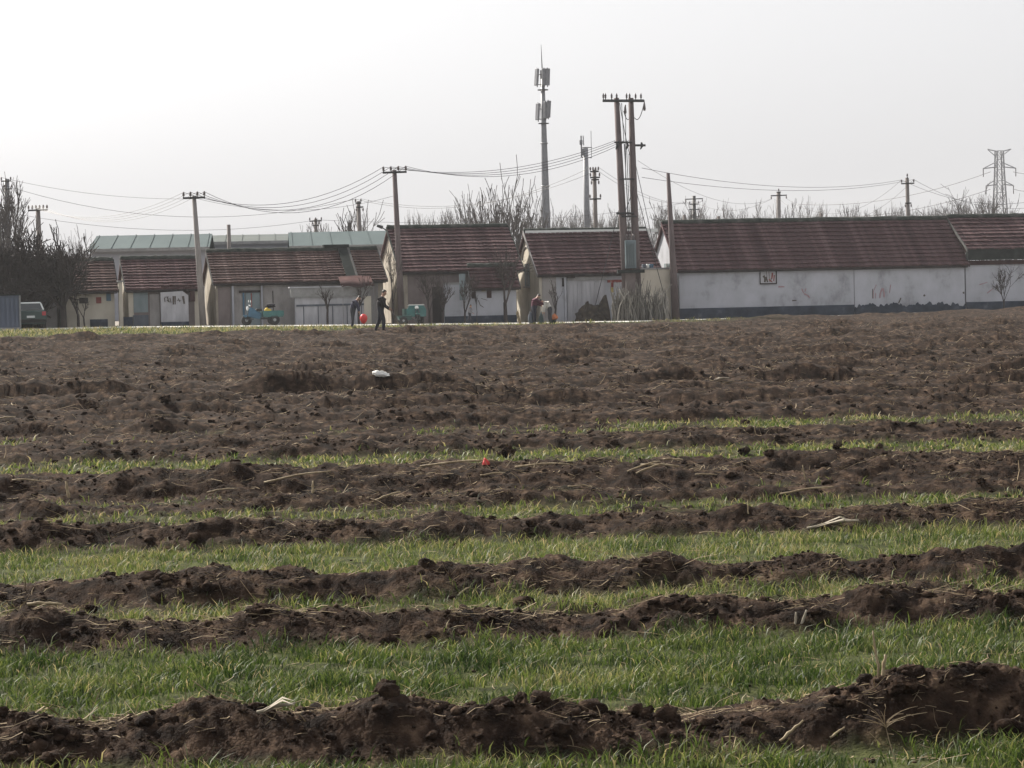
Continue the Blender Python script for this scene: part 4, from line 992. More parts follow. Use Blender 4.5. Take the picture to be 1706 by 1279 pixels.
for y_, half in ((252, 2.8), (278, 3.9), (307, 3.3)):
    z_ = at(1665, y_, D).z
    for sx in (-1, 1):
        MB().tube([(sx * .7, -.6, z_), (sx * half, 0, z_ + (.5 if y_ < 260 else -.3))], .12, 4).build('arm', M_steel, e); MB().tube([(sx * .8, .6, z_ + (-1 if y_ < 260 else 1.1)), (sx * half, 0, z_ + (.5 if y_ < 260 else -.3))], .10, 4).build('arm', M_steel, e)
        if y_ > 260: MB().tube([(sx * half, 0, z_ - .3), (sx * half, 0, z_ - 2.2)], .12, 5).build('insulator', M_porcelain, e)

# ------------------------------------------------------------------ wires
def wire(p, q, sag, label, r=.022, group='overhead wires', n=18):
    p, q = Vector(p), Vector(q); pts = [p.lerp(q, i / n) - Vector((0, 0, sag * 4 * (i / n) * (1 - i / n))) - p for i in range(n + 1)]
    o = MB().tube(pts, r, 4).build('overhead_wire', M_wire); o.location = p; return tag(o, label, 'wire', group)
for i in range(4): wire(h0[i], h1[i], 1.0 + .1 * i, 'thin wire between the thicket pole and the slim leaning pole', .010)
for i in range(4): wire(h1[i], h2[i], 1.25 + .16 * i, 'sagging wire between the slim leaning pole and the reddish pole', .012)
for i in range(4): wire(h2[i], lowA + Vector((-.2 + .25 * i, 0, .1)), .85 + .1 * i, 'sagging wire between the reddish pole and the twin pole stand', .012)
wire(hl[0], at(330, 331, 205), .5, 'long wire from the pole in the poplars towards the slim leaning pole', .013)
wire(at(330, 331, 205), at(660, 325, 205), 1.0, 'long slack wire passing over the pale shed', .012)
wire(hl[2], hb[0], 1.9, 'low wire from the pole in the poplars to the bracketed pole', .014)
wire(hb[0], hc[0], 1.6, 'wire from the bracketed pole to the stacked bracket pole', .013)
wire(hb[1], hc[4], 1.3, 'lower wire from the bracketed pole to the stacked bracket pole', .012)
wire(hl[4], at(528, 366, 240), 1.2, 'low wire from the poplars to the far small pole', .013)
wire(at(528, 366, 240), hd[4], 1.0, 'long low wire from the far small pole to the three tier pole', .014)
wire(hc[1], hd[0], .9, 'wire from the stacked bracket pole to the three tier pole', .013)
wire(hc[3], hd[2], 1.1, 'slack wire from the stacked bracket pole to the three tier pole', .013)
wire(lowA + Vector((1.2, 0, -1.4)), hf[0], .8, 'upper thin wire from the twin pole stand to the leaning pole', .012)
wire(lowA + Vector((1.2, 0, -1.9)), hf[1], .8, 'lower thin wire from the twin pole stand to the leaning pole', .012)
wire(lowA + Vector((1.0, 0, -1)), he[0], 1.2, 'wire from the twin pole stand to the pole with drooping crossarm', .010)
wire(he[2], hf[0], 2.0, 'sagging wire from the drooping crossarm pole to the leaning pole', .012)
wire(he[1], hf[1], 2.8, 'slacker wire from the drooping crossarm pole to the leaning pole', .012)
wire(hd[1], he[0], 1.0, 'wire from the three tier pole to the drooping crossarm pole', .014)
for i in range(2): wire(hf[i], at(1760, 326 + 12 * i, 215), 1.2, 'wire leaving the leaning pole past the pylon', .012)
for y_, k in ((278, 0), (307, 1)):
    wire(at(1650, y_ + 8, 620), at(1330, y_ + 62 - 10 * k, 700), 2.5, 'power line running away from the pylon behind the long roof', .06)
    wire(at(1688, y_ + 8, 620), at(1790, y_ + 2, 600), 1, 'power line leaving the pylon beyond the end house', .06)

# ================================================================== bare trees
def tube_raw(Vs, Fs, pts, rad, k):
    mb = MB(); mb.tube(pts, rad, k, cap=False); n = len(Vs); Vs.extend(mb.v); Fs.extend([tuple(i + n for i in f) for f in mb.f])
def grow(out, p, d, L, r, lvl, spec, rg, minr):
    nseg = 3 if lvl < len(spec) - 1 else 2
    pts = [p.copy()]; rad = [r]; cur = p.copy(); dd = d.copy(); sp = spec[lvl]
    rend = max(minr, r * sp.get('tap', .55))
    for i in range(nseg):
        dd = (dd + Vector((rg.gauss(0, 1), rg.gauss(0, 1), rg.gauss(0, .6))) * sp.get('wig', .12) + Vector((0, 0, sp.get('up', .1)))).normalized()
        cur = cur + dd * (L / nseg); pts.append(cur.copy()); rad.append(r + (rend - r) * (i + 1) / nseg)
    out[min(lvl, 1)].append((pts, rad, 7 if lvl == 0 else (4 if lvl == 1 else 3)))
    if lvl + 1 >= len(spec): return
    nx = spec[lvl + 1]
    for c in range(rg.randint(*nx['n'])):
        f_ = rg.uniform(sp.get('from', .75), 1.0) if not sp.get('tip') or c else 1.0
        j = f_ * nseg; i = min(int(j), nseg - 1); q = pts[i].lerp(pts[i + 1], j - i); rq = rad[i] + (rad[i + 1] - rad[i]) * (j - i)
        ang = R(rg.uniform(*nx['ang'])); az = rg.uniform(0, 6.283)
        bd = (pts[i + 1] - pts[i]).normalized(); s_ = bd.orthogonal().normalized(); s2 = bd.cross(s_)
        nd = bd * math.cos(ang) + (s_ * math.cos(az) + s2 * math.sin(az)) * math.sin(ang)
        grow(out, q, nd, L * rg.uniform(*nx['len']) * (1 - .35 * (1 - f_) * 0), max(minr, rq * nx.get('r', .6)), lvl + 1, spec, rg, minr)
VASE = [dict(tap=.85, wig=.04, **{'from': .8}), dict(n=(4, 6), ang=(18, 38), len=(1.0, 1.6), r=.55, wig=.10, up=.10, **{'from': .45}),
        dict(n=(3, 5), ang=(15, 40), len=(.5, .8), r=.6, wig=.1, up=.10, **{'from': .35}), dict(n=(3, 5), ang=(15, 45), len=(.45, .75), r=.6, wig=.12, up=.08, **{'from': .3}), dict(n=(2, 3), ang=(15, 45), len=(.4, .7), r=.6, up=.1)]
FULL = [dict(tap=.8, wig=.04, **{'from': .6}), dict(n=(8, 10), ang=(20, 48), len=(.9, 1.5), r=.5, wig=.12, up=.08, **{'from': .35}),
        dict(n=(5, 6), ang=(18, 48), len=(.45, .75), r=.55, wig=.12, up=.08, **{'from': .25}), dict(n=(4, 6), ang=(15, 50), len=(.4, .7), r=.55, wig=.14, up=.06, **{'from': .2}), dict(n=(3, 4), ang=(15, 50), len=(.4, .7), r=.6, up=.08)]
POPL = [dict(tap=.25, wig=.015, up=.2, **{'from': .22}), dict(n=(26, 34), ang=(16, 30), len=(.22, .42), r=.35, wig=.06, up=.16, **{'from': .3}),
        dict(n=(4, 6), ang=(12, 30), len=(.35, .6), r=.6, up=.15, **{'from': .3}), dict(n=(2, 3), ang=(12, 30), len=(.4, .6), r=.6, up=.12)]
SHEAF = [dict(tap=.9, wig=.03, **{'from': .5}), dict(n=(24, 28), ang=(4, 32), len=(3.2, 5.6), r=.33, wig=.04, up=.05, **{'from': .25}),
         dict(n=(5, 7), ang=(8, 22), len=(.3, .5), r=.5, wig=.05, up=.1, **{'from': .35}), dict(n=(2, 4), ang=(8, 26), len=(.4, .6), r=.6, up=.1, **{'from': .3})]
YOUNG = [dict(tap=.8, wig=.05, **{'from': .85}), dict(n=(3, 4), ang=(12, 30), len=(.7, 1.1), r=.6, wig=.09, up=.12, **{'from': .4}),
         dict(n=(2, 4), ang=(14, 36), len=(.4, .65), r=.6, wig=.1, up=.1, **{'from': .3}), dict(n=(2, 4), ang=(14, 40), len=(.4, .65), r=.6, up=.1)]
def tree_meshes(spec, H, trunk_frac, r, seed, minr):
    rg = random.Random(seed); out = ([], [])
    grow(out, Vector((0, 0, -.2)), Vector((rg.gauss(0, .04), rg.gauss(0, .04), 1)).normalized(), 1.0, 1.0, 0, [dict(s) for s in spec], rg, 0.0) if False else None
    L0 = H * trunk_frac
    grow(out, Vector((0, 0, -.2)), Vector((rg.gauss(0, .03), rg.gauss(0, .03), 1)).normalized(), L0, r, 0, spec, rg, minr)
    # scale the crown to the wanted height
    top = max(p.z for s in out[1] for p in s[0]) if out[1] else H; f_ = H / top
    ms = []
    for k in range(2):
        Vs, Fs = [], []
        for pts, rad, kk in out[k]: tube_raw(Vs, Fs, [p * f_ for p in pts], rad, kk)
        me = bpy.data.meshes.new('tree'); me.from_pydata(Vs, [], Fs); ms.append(me)
    return ms
def tree(name, label, p, spec, H, tf, r, seed, minr, m=M_twig, cat='tree', group='bare trees', rz=0, sx=1.0):
    a, b = tree_meshes(spec, H, tf, r, seed, minr)
    e = thing(name, p, rz, label, cat, group); e.scale = (sx, sx, 1)
    link('trunk', a, M_bark, e); link('crown', b, m, e); return e
def tree_px(name, label, xb, yt, D, *a, **k):
    b = at(xb, 480, D); zg = tz(b.x, b.y); H = at(xb, yt, D).z - zg; return tree(name, label, (b.x, b.y, zg), a[0], H, *a[1:], **k)
def tree_st(label, xb, yt, v, *a, **k):
    u, _ = Hv(xb, 540, v); p = S(u, v); p.z = tz(p.x, p.y); H = Hv(xb, yt, v)[1] - p.z
    return tree('street_tree', label, p, a[0], H, *a[1:], group='bare trees along the house fronts', **k)
# thicket at the end of the village
tree_st('dense dark bare tree with several stems before the pink roofed house', 106, 358, -1.7, FULL, .22, .26, 3, .022, sx=.85)
tree_px('bare_tree', 'broad dark bare tree behind the slate blue container', 45, 385, 140.4, FULL, .24, .22, 14, .026)
tree_px('bare_tree', 'bushy dark bare tree between the container and the street tree', 70, 392, 140.8, FULL, .2, .2, 25, .026)
tree_px('bare_tree', 'dark tangled bare tree rising behind the slate blue container edge', 8, 380, 139.9, FULL, .22, .22, 36, .026, rz=1)
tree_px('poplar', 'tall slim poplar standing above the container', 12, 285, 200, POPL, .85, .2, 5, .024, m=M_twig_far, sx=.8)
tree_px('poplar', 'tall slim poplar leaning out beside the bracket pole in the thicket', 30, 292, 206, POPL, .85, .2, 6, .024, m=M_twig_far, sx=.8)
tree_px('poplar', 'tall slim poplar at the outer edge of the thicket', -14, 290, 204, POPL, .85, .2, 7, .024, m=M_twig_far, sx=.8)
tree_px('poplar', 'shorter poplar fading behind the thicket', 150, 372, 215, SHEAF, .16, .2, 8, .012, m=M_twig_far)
for k, (x_, y_, D_) in enumerate(((25, 402, 140.3), (62, 410, 140.6), (-5, 404, 140.0), (44, 428, 140.2), (10, 432, 139.9), (52, 400, 140.4), (18, 415, 140.0), (34, 442, 140.1))):
    tree_px('bare_shrub', 'dense dark leafless shrub in the thicket behind the container', x_, y_, D_, FULL, .12, .1, 200 + k, .018, sx=1.0, cat='shrub', group='leafless shrubs of the thicket')
# street trees
tree_st('young bare tree with two thin stems at the pink roofed house', 130, 470, -1.5, YOUNG, .34, .085, 41, .012)
tree_st('thin leaning sapling before the white plinth of the pink roofed house', 141, 490, -1.4, YOUNG, .4, .05, 42, .010)
tree_st('small young tree before the whitish gate wall', 545, 470, -2.0, YOUNG, .42, .07, 43, .011)
tree_st('slim young tree under the reddish awning edge', 598, 452, -2.0, YOUNG, .4, .075, 44, .011)
tree_st('forked bare tree growing against the tall rough gable', 655, 385, -1.3, VASE, .28, .12, 45, .012, sx=.5)
tree_st('dark slender tree before the shaded purple brown front', 716, 448, -2.2, VASE, .35, .09, 46, .011, sx=.7)
tree_st('dark forked tree beside the corner of the courtyard wall', 738, 450, -2.2, VASE, .35, .10, 47, .012, sx=.6)
tree_st('wide forked young tree before the tarpaulin on the courtyard wall', 775, 452, -2.2, VASE, .38, .085, 48, .011, sx=.7)
tree_st('thin sapling before the faded posters', 794, 478, -2.0, YOUNG, .55, .04, 49, .009, sx=.5)
tree_st('large pruned bare tree with upswept limbs beside the cream gable', 843, 404, -2.2, VASE, .34, .15, 50, .012, sx=.75)
tree_st('bare sapling beside the tin gate', 924, 462, -2.0, YOUNG, .42, .07, 51, .010, sx=.8)
tree_st('thin twin stemmed bare tree before the end house', 1673, 437, -2.0, VASE, .22, .06, 52, .010, sx=.75)
# trees behind the roofs
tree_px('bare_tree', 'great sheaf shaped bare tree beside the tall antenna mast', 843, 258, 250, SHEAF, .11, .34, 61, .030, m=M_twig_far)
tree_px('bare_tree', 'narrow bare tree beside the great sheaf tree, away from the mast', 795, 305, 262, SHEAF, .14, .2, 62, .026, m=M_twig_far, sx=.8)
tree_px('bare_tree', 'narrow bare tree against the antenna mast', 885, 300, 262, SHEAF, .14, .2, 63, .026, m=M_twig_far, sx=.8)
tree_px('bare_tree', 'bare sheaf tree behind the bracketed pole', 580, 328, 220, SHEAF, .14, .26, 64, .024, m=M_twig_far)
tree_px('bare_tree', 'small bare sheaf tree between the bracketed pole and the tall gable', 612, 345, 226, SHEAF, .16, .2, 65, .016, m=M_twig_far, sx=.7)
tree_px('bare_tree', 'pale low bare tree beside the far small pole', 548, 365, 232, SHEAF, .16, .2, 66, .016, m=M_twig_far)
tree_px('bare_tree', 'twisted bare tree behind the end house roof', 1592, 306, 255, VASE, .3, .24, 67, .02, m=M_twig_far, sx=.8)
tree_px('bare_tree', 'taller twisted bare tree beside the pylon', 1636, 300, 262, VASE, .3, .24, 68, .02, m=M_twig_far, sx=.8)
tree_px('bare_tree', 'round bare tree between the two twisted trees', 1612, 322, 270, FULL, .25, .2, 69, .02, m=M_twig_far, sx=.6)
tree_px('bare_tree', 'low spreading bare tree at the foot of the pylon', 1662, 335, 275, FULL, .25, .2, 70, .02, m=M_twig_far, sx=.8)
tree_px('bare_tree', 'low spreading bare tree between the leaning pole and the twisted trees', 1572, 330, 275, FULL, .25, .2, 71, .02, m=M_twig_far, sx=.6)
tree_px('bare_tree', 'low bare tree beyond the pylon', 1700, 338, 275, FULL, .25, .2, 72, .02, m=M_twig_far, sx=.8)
# far row of poplar saplings, one copy for each tree that can be told apart
protos = []
for k in range(5):
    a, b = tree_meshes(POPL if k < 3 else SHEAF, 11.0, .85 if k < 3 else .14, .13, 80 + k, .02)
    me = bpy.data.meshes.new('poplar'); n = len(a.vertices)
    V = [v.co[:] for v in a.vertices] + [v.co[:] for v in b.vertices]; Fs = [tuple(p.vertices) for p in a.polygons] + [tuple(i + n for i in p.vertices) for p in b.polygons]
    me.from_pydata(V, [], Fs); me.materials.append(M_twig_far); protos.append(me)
rg = random.Random(9)
def sapling(px, py, D):
    b = at(px, 480, D); H = at(px, py, D).z; k = rg.randint(0, 4)
    o = bpy.data.objects.new('poplar', protos[k]); col.objects.link(o); o.location = (b.x, b.y, 0); s_ = H / 11.0
    o.scale = (s_ * rg.uniform(.55, .8), s_ * .7, s_); o.rotation_euler = (0, 0, rg.uniform(0, 6.28)); return o
for i in range(24):
    tag(sapling(684 + i * 7.1 + rg.uniform(-3, 3), 350 + rg.uniform(-8, 12), 330 + rg.uniform(-25, 25)), 'slender far poplar in the row behind the tall gabled house roof', 'tree', 'far poplars behind the tall gabled house')
for i in range(18):
    tag(sapling(915 + i * 9.5 + rg.uniform(-3, 3), 345 + rg.uniform(-8, 14), 340 + rg.uniform(-25, 25)), 'slender far poplar in the row behind the tin gate house roof', 'tree', 'far poplars behind the tin gate house')
for i in range(30):
    tag(sapling(1100 + i * 10.2 + rg.uniform(-4, 4), 342 + rg.uniform(-18, 16), 350 + rg.uniform(-25, 25)), 'slender far poplar in the row behind the first half of the long roof', 'tree', 'far poplars behind the long white house')
for i in range(36):
    tag(sapling(1405 + i * 5.0 + rg.uniform(-2, 2), 342 + rg.uniform(-8, 10), 360 + rg.uniform(-25, 25)), 'slender far poplar in the thick row beyond the drooping crossarm pole', 'tree', 'far poplars behind the long white house')

# ================================================================== things along the road
def wheel(e, c, r, w, axis='y', name='wheel'):
    t = MB().lathe([(r * .6, -w / 2), (r * .93, -w / 2), (r, -w * .3), (r, w * .3), (r * .93, w / 2), (r * .6, w / 2)], 20, axis, c).build(name, M_tyre, e, True)
    MB().lathe([(r * .2, -w * .53), (r * .58, -w * .42), (r * .58, w * .42), (r * .2, w * .53)], 14, axis, c).build('rim', M_rim, t)
# blue farm tricycle (side on), cargo bed to the right
u, z = Hv(404, 545, -4.2); p = S(u, -4.2); p.z = tz(p.x, p.y) + .05
e = thing('farm_tricycle', p, TH, 'blue motor tricycle with a teal cargo bed parked on the road', 'tricycle')
wheel(e, (.22, 0, .27), .27, .14); wheel(e, (1.62, -.42, .27), .27, .16); wheel(e, (1.62, .42, .27), .27, .16)
MB().tube([(.22, -.1, .27), (.30, -.08, .6), (.42, 0, .98)], .035, 6).build('fork', M_darksteel, e); MB().tube([(.22, .1, .27), (.30, .08, .6), (.42, 0, .98)], .035, 6).build('fork', M_darksteel, e)
MB().prism([(.02, .52), (.42, .58), (.45, .5), (.12, .42)], 1, -.11, .11).build('mudguard', M_blue, e)
MB().tube([(.40, -.42, 1.06), (.45, -.15, 1.0), (.45, .15, 1.0), (.40, .42, 1.06)], .022, 6).build('handlebar', M_rim, e)
MB().lathe([(.02, -.03), (.11, 0), (.11, .07), (.04, .12)], 12, 'x', (.24, 0, .88)).build('headlamp', M_lamp, e)
MB().prism([(.28, .45), (.95, .30), (1.0, .62), (.78, .72), (.5, .94), (.34, .9)], 1, -.2, .2).build('body', M_blue, e, bevel=.03)
MB().box(.70, 1.02, -.26, .26, .74, .86).build('seat', M_tyre, e, bevel=.04)
MB().box(.3, .55, -.38, .38, .30, .36).build('footboard', M_darksteel, e)
bed = MB().box(1.06, 2.06, -.5, .5, .42, .48).build('cargo_bed', M_teal_p, e)
for (a, b, c, d) in ((1.06, 2.06, -.52, -.48), (1.06, 2.06, .48, .52), (1.02, 1.058, -.5, .5), (2.062, 2.1, -.5, .5)): MB().box(a, b, c, d, .482, .74).build('bed_side', M_teal_p, bed)
MB().box(.9, 1.9, -.2, .2, .30, .40).build('chassis', M_darksteel, e)
for s_ in (-1, 1): MB().tube([(.44, s_ * .4, 1.06), (.40, s_ * .42, 1.22)], .012, 5).build('mirror_stem', M_rim, e); 
for s_ in (-1, 1): MB().lathe([(.02, -.01), (.06, 0), (.06, .02), (.02, .03)], 10, 'x', (.39, s_ * .43, 1.25)).build('mirror', M_lamp, e)
V, Fc = lumpy(3, 77, .2); V = V / np.abs(V).max(0) * (.22, .2, .26)
o = link('sack', mesh_np('sack', V, Fc, True), M_yellow); o.location = p + Vector((CT * 1.32, ST * 1.32, .70)); tag(o, 'bright yellow sack standing in the teal cargo bed', 'sack')
V, Fc = lumpy(3, 78, .25); V = V / np.abs(V).max(0) * (.30, .25, .12)
o = link('bundle', mesh_np('bundle', V, Fc, True), cloth('black_cloth', (.02, .018, .024))); o.location = p + Vector((CT * 1.45, ST * 1.45 + .1, 1.0)); tag(o, 'dark cloth bundle piled on top of the yellow sack', 'bundle')
# teal tricycle seen from the front, with a hand cart beside it
u, z = Hv(693, 544, -4.0); p = S(u, -4.0); p.z = tz(p.x, p.y) + .05
e = thing('farm_tricycle', p, R(10), 'teal motor tricycle facing the field before the shaded purple brown front', 'tricycle')
wheel(e, (0, -.75, .27), .27, .14, 'x'); wheel(e, (-.42, .75, .27), .27, .16, 'x'); wheel(e, (.42, .75, .27), .27, .16, 'x')
MB().prism([(-.5, .38), (.5, .38), (.52, .75), (.38, .98), (-.38, .98), (-.52, .75)], 1, -.35, -.27).build('front_shield', M_teal_p, e, bevel=.02)
MB().box(-.12, .12, -.95, -.55, .50, .56).build('mudguard', M_teal_p, e, bevel=.02)
for s_ in (-1, 1): MB().tube([(s_ * .1, -.75, .27), (s_ * .1, -.6, .6), (0, -.4, .9)], .03, 6).build('fork', M_darksteel, e)
MB().prism([(-.46, .985), (.46, .985), (.38, 1.02), (-.38, 1.02)], 1, -.34, -.24).build('shield_cap', M_lamp, e)
MB().lathe([(.02, -.04), (.10, 0), (.10, .06), (.05, .1)], 12, 'y', (0, -.46, .86)).build('headlamp', M_lamp, e)
MB().tube([(-.45, -.2, 1.02), (-.15, -.3, .98), (.15, -.3, .98), (.45, -.2, 1.02)], .022, 6).build('handlebar', M_darksteel, e)
MB().box(-.22, .22, -.25, .35, .40, .66).build('body', M_teal_p, e, bevel=.04); MB().box(-.24, .24, .0, .36, .665, .78).build('seat', M_tyre, e, bevel=.04)
bed = MB().box(-.52, .52, .4, 1.35, .42, .48).build('cargo_bed', M_teal_p, e)
for (a, b, c, d) in ((-.54, -.50, .4, 1.35), (.50, .54, .4, 1.35), (-.5, .5, .36, .398), (-.5, .5, 1.352, 1.39)): MB().box(a, b, c, d, .482, .80).build('bed_side', M_green_p, bed)
u, z = Hv(674, 547, -5.2); p = S(u, -5.2); p.z = tz(p.x, p.y) + .05
e = thing('hand_cart', p, TH, 'small dark green hand cart beside the teal tricycle', 'cart')
MB().prism([(-.3, .22), (.3, .22), (.38, .45), (-.38, .45)], 1, -.25, .25).build('tub', M_green_p, e); wheel(e, (-.1, -.3, .2), .2, .07); wheel(e, (-.1, .3, .2), .2, .07)
MB().tube([(.3, -.15, .36), (.62, -.15, .16), (.70, -.15, .02)], .018, 5).build('handle', M_darksteel, e); MB().tube([(.3, .15, .36), (.62, .15, .16), (.70, .15, .02)], .018, 5).build('handle', M_darksteel, e)
# car seen from behind
u, z = Hv(52, 551, -4.5); p = S(u, -4.5); p.z = tz(p.x, p.y) + .05
e = thing('parked_car', p, R(14), 'dark green car with a pale roof parked behind the container', 'car')
prof = [(-.72, .22), (.72, .22), (.80, .45), (.80, .78), (.74, .92), (-.74, .92), (-.80, .78), (-.80, .45)]
MB().prism(prof, 1, 0, 3.7).build('body', M_green_p, e, bevel=.05)
V = [(-.70, .12, .93), (.70, .12, .93), (.70, 2.6, .93), (-.70, 2.6, .93), (-.55, .42, 1.34), (.55, .42, 1.34), (.55, 1.9, 1.34), (-.55, 1.9, 1.34)]
MB().add(V, [(0, 3, 2, 1), (4, 5, 6, 7), (0, 1, 5, 4), (1, 2, 6, 5), (2, 3, 7, 6), (3, 0, 4, 7)]).build('cabin', M_whitepaint, e, bevel=.04)
MB().add([(-.60, .125, .96), (.60, .125, .96), (.50, .36, 1.28), (-.50, .36, 1.28)], [(0, 1, 2, 3)]).build('rear_window', M_glass, e, xf=Matrix.Translation((0, -.02, 0)))
for s_ in (-1, 1):
    MB().box(s_ * .66 - .1, s_ * .66 + .1, -.03, .02, .66, .86).build('tail_lamp', M_redlamp, e, bevel=.01)
    MB().add([(s_ * .702, .5, .97), (s_ * .702, 2.2, .97), (s_ * .60, 1.8, 1.27), (s_ * .60, .6, 1.27)], [(0, 1, 2, 3)]).build('side_window', M_glass, e, xf=Matrix.Translation((s_ * .02, 0, 0)))
    for y_ in (.7, 3.0): wheel(e, (s_ * .70, y_, .29), .29, .19, 'x')
MB().box(-.78, .78, -.09, .0, .30, .48).build('bumper', M_tyre, e, bevel=.03); MB().box(-.2, .2, -.015, .0 - .001, .55, .66).build('number_plate', M_whitepaint, e)
# container
u, z = Hv(34, 551, -6.5); pz = S(u, -6.5); z0 = tz(pz.x, pz.y)
ztop = Hv(20, 492, -6.5)[1] - z0
e = thing('sheet_container', (pz.x, pz.y, z0), TH, 'slate blue corrugated container at the end of the road', 'container')
MB().box(-3.6, 0, 0, 2.2, .16, ztop).build('body', M_container, e)
rib = None
for k in range(16):
    if rib is None: rib = MB().box(-.06, .06, -.05, -.002, .2, ztop - .12).build('rib', M_container, e); rib.location.x = -.15
    else: q = rib.copy(); col.objects.link(q); q.location.x = -.15 - .225 * k
MB().box(-3.64, .04, -.08, 2.24, ztop + .002, ztop + .06).build('roof_edge', M_greenblack, e); MB().box(-3.62, .02, -.06, 2.22, -.1, .158).build('skid', M_verge, e); MB().box(-.03, .05, -.07, -.004, .16, ztop).build('corner_post', M_verge, e)
# red ball
p = at(606, 540, 128); p.z = hz(p.x, p.y)
e = thing('red_balloon', p, 0, 'round red balloon on a thin stick between the stooping person and the walking person', 'balloon')
MB().lathe([(.02, .22), (.07, .25), (.13, .32), (.175, .42), (.185, .50), (.16, .59), (.10, .66), (.03, .69)], 18).build('bulb', M_red, e, True); MB().tube([(0, 0, -.05), (0.01, 0, .22)], .012, 5).build('stick', M_wood, e)
# dark heap against the tin gate
u, z = Hv(983, 541, -1.2); p = S(u, -1.2); p.z = tz(p.x, p.y)
V, Fc = lumpy(4, 55, .16); V = V / np.abs(V).max(0); V[:, 2] = np.clip(V[:, 2], -.1, 1); V *= (1.0, .8, 1.05); V[:, 0] *= 1 - .25 * np.clip(V[:, 2], 0, 1)
V += np.random.RandomState(2).randn(*V.shape) * .025
e = thing('straw_heap', p, TH, 'dark heap of old straw piled against the tin gate', 'heap'); link('heap', mesh_np('heap', V, Fc), M_haystack, e)
for (x_, w_h, tip, hh) in ((-.25, .22, -.18, 1.12), (.62, .48, .82, 1.45)): MB().prism([(x_ - w_h, 0), (x_ + w_h, 0), (x_ + w_h * .9, hh * .4), (tip + .05, hh), (tip - .05, hh * .94), (x_ - w_h * .3, hh * .6)], 1, -.30, .0).build('sheaf', M_haystack, e)
# tan plank stuck in the ground
p = street_pt(867, 545, -8.2); zt_ = tz(p.x, p.y)
o = MB().add([(-.02, 0, -.2), (.12, 0, -.2), (-.10, .03, .75), (-.22, .03, .62), (-.02, .05, -.2), (.12, .05, -.2), (-.10, .08, .75), (-.22, .08, .62)], [(0, 1, 2, 3), (7, 6, 5, 4), (0, 4, 5, 1), (1, 5, 6, 2), (2, 6, 7, 3), (3, 7, 4, 0)]).build('plank', M_stalk)
o.location = (p.x, p.y, zt_); tag(o, 'leaning tan plank stuck in the verge near the couple', 'plank')
# the reed and maize stalk stack round the twin poles
u0_, _ = Hv(1022, 545, -3.4); u1_, _ = Hv(1112, 545, -3.4); p = S(u0_, -3.4); p.z = tz(p.x, p.y)
e = thing('reed_stack', p, TH, 'stack of pale and dark dry stalks leaning round the twin pole foot', 'reed stack'); rg = random.Random(12); Wd = u1_ - u0_
ml, md = [], []
for k in range(8):
    mb = MB(); hh = 1.0; pts = [(0, 0, -.1)]
    for i in range(1, 5): pts.append((rg.gauss(0, .03) * i, rg.gauss(0, .02), hh * i / 4))
    mb.tube(pts, [.040, .036, .030, .020, .007], 5); o = mb.build('stalk', M_reed if k % 2 else M_reed_d, e, True); (ml if k % 2 else md).append(o.data); bpy.data.objects.remove(o)
for k in range(285):
    f_ = rg.random(); f_ = f_ if rg.random() < .6 else (.12 + .3 * rg.random())
    dark = rg.random() < (.72 if f_ < .5 else .5)
    o = bpy.data.objects.new('stalk', rg.choice(md if dark else ml)); col.objects.link(o); o.parent = e
    o.location = (Wd * f_, rg.uniform(-.5, .5), 0); top = rg.uniform(1.0, 1.8) + .55 * (rg.random() < .2)
    o.scale = (rg.uniform(.8, 1.5), rg.uniform(.8, 1.5), top); o.rotation_euler = (rg.gauss(0, .07), rg.gauss(0, .12) + (.5 - f_) * .12, rg.random() * 6.28)

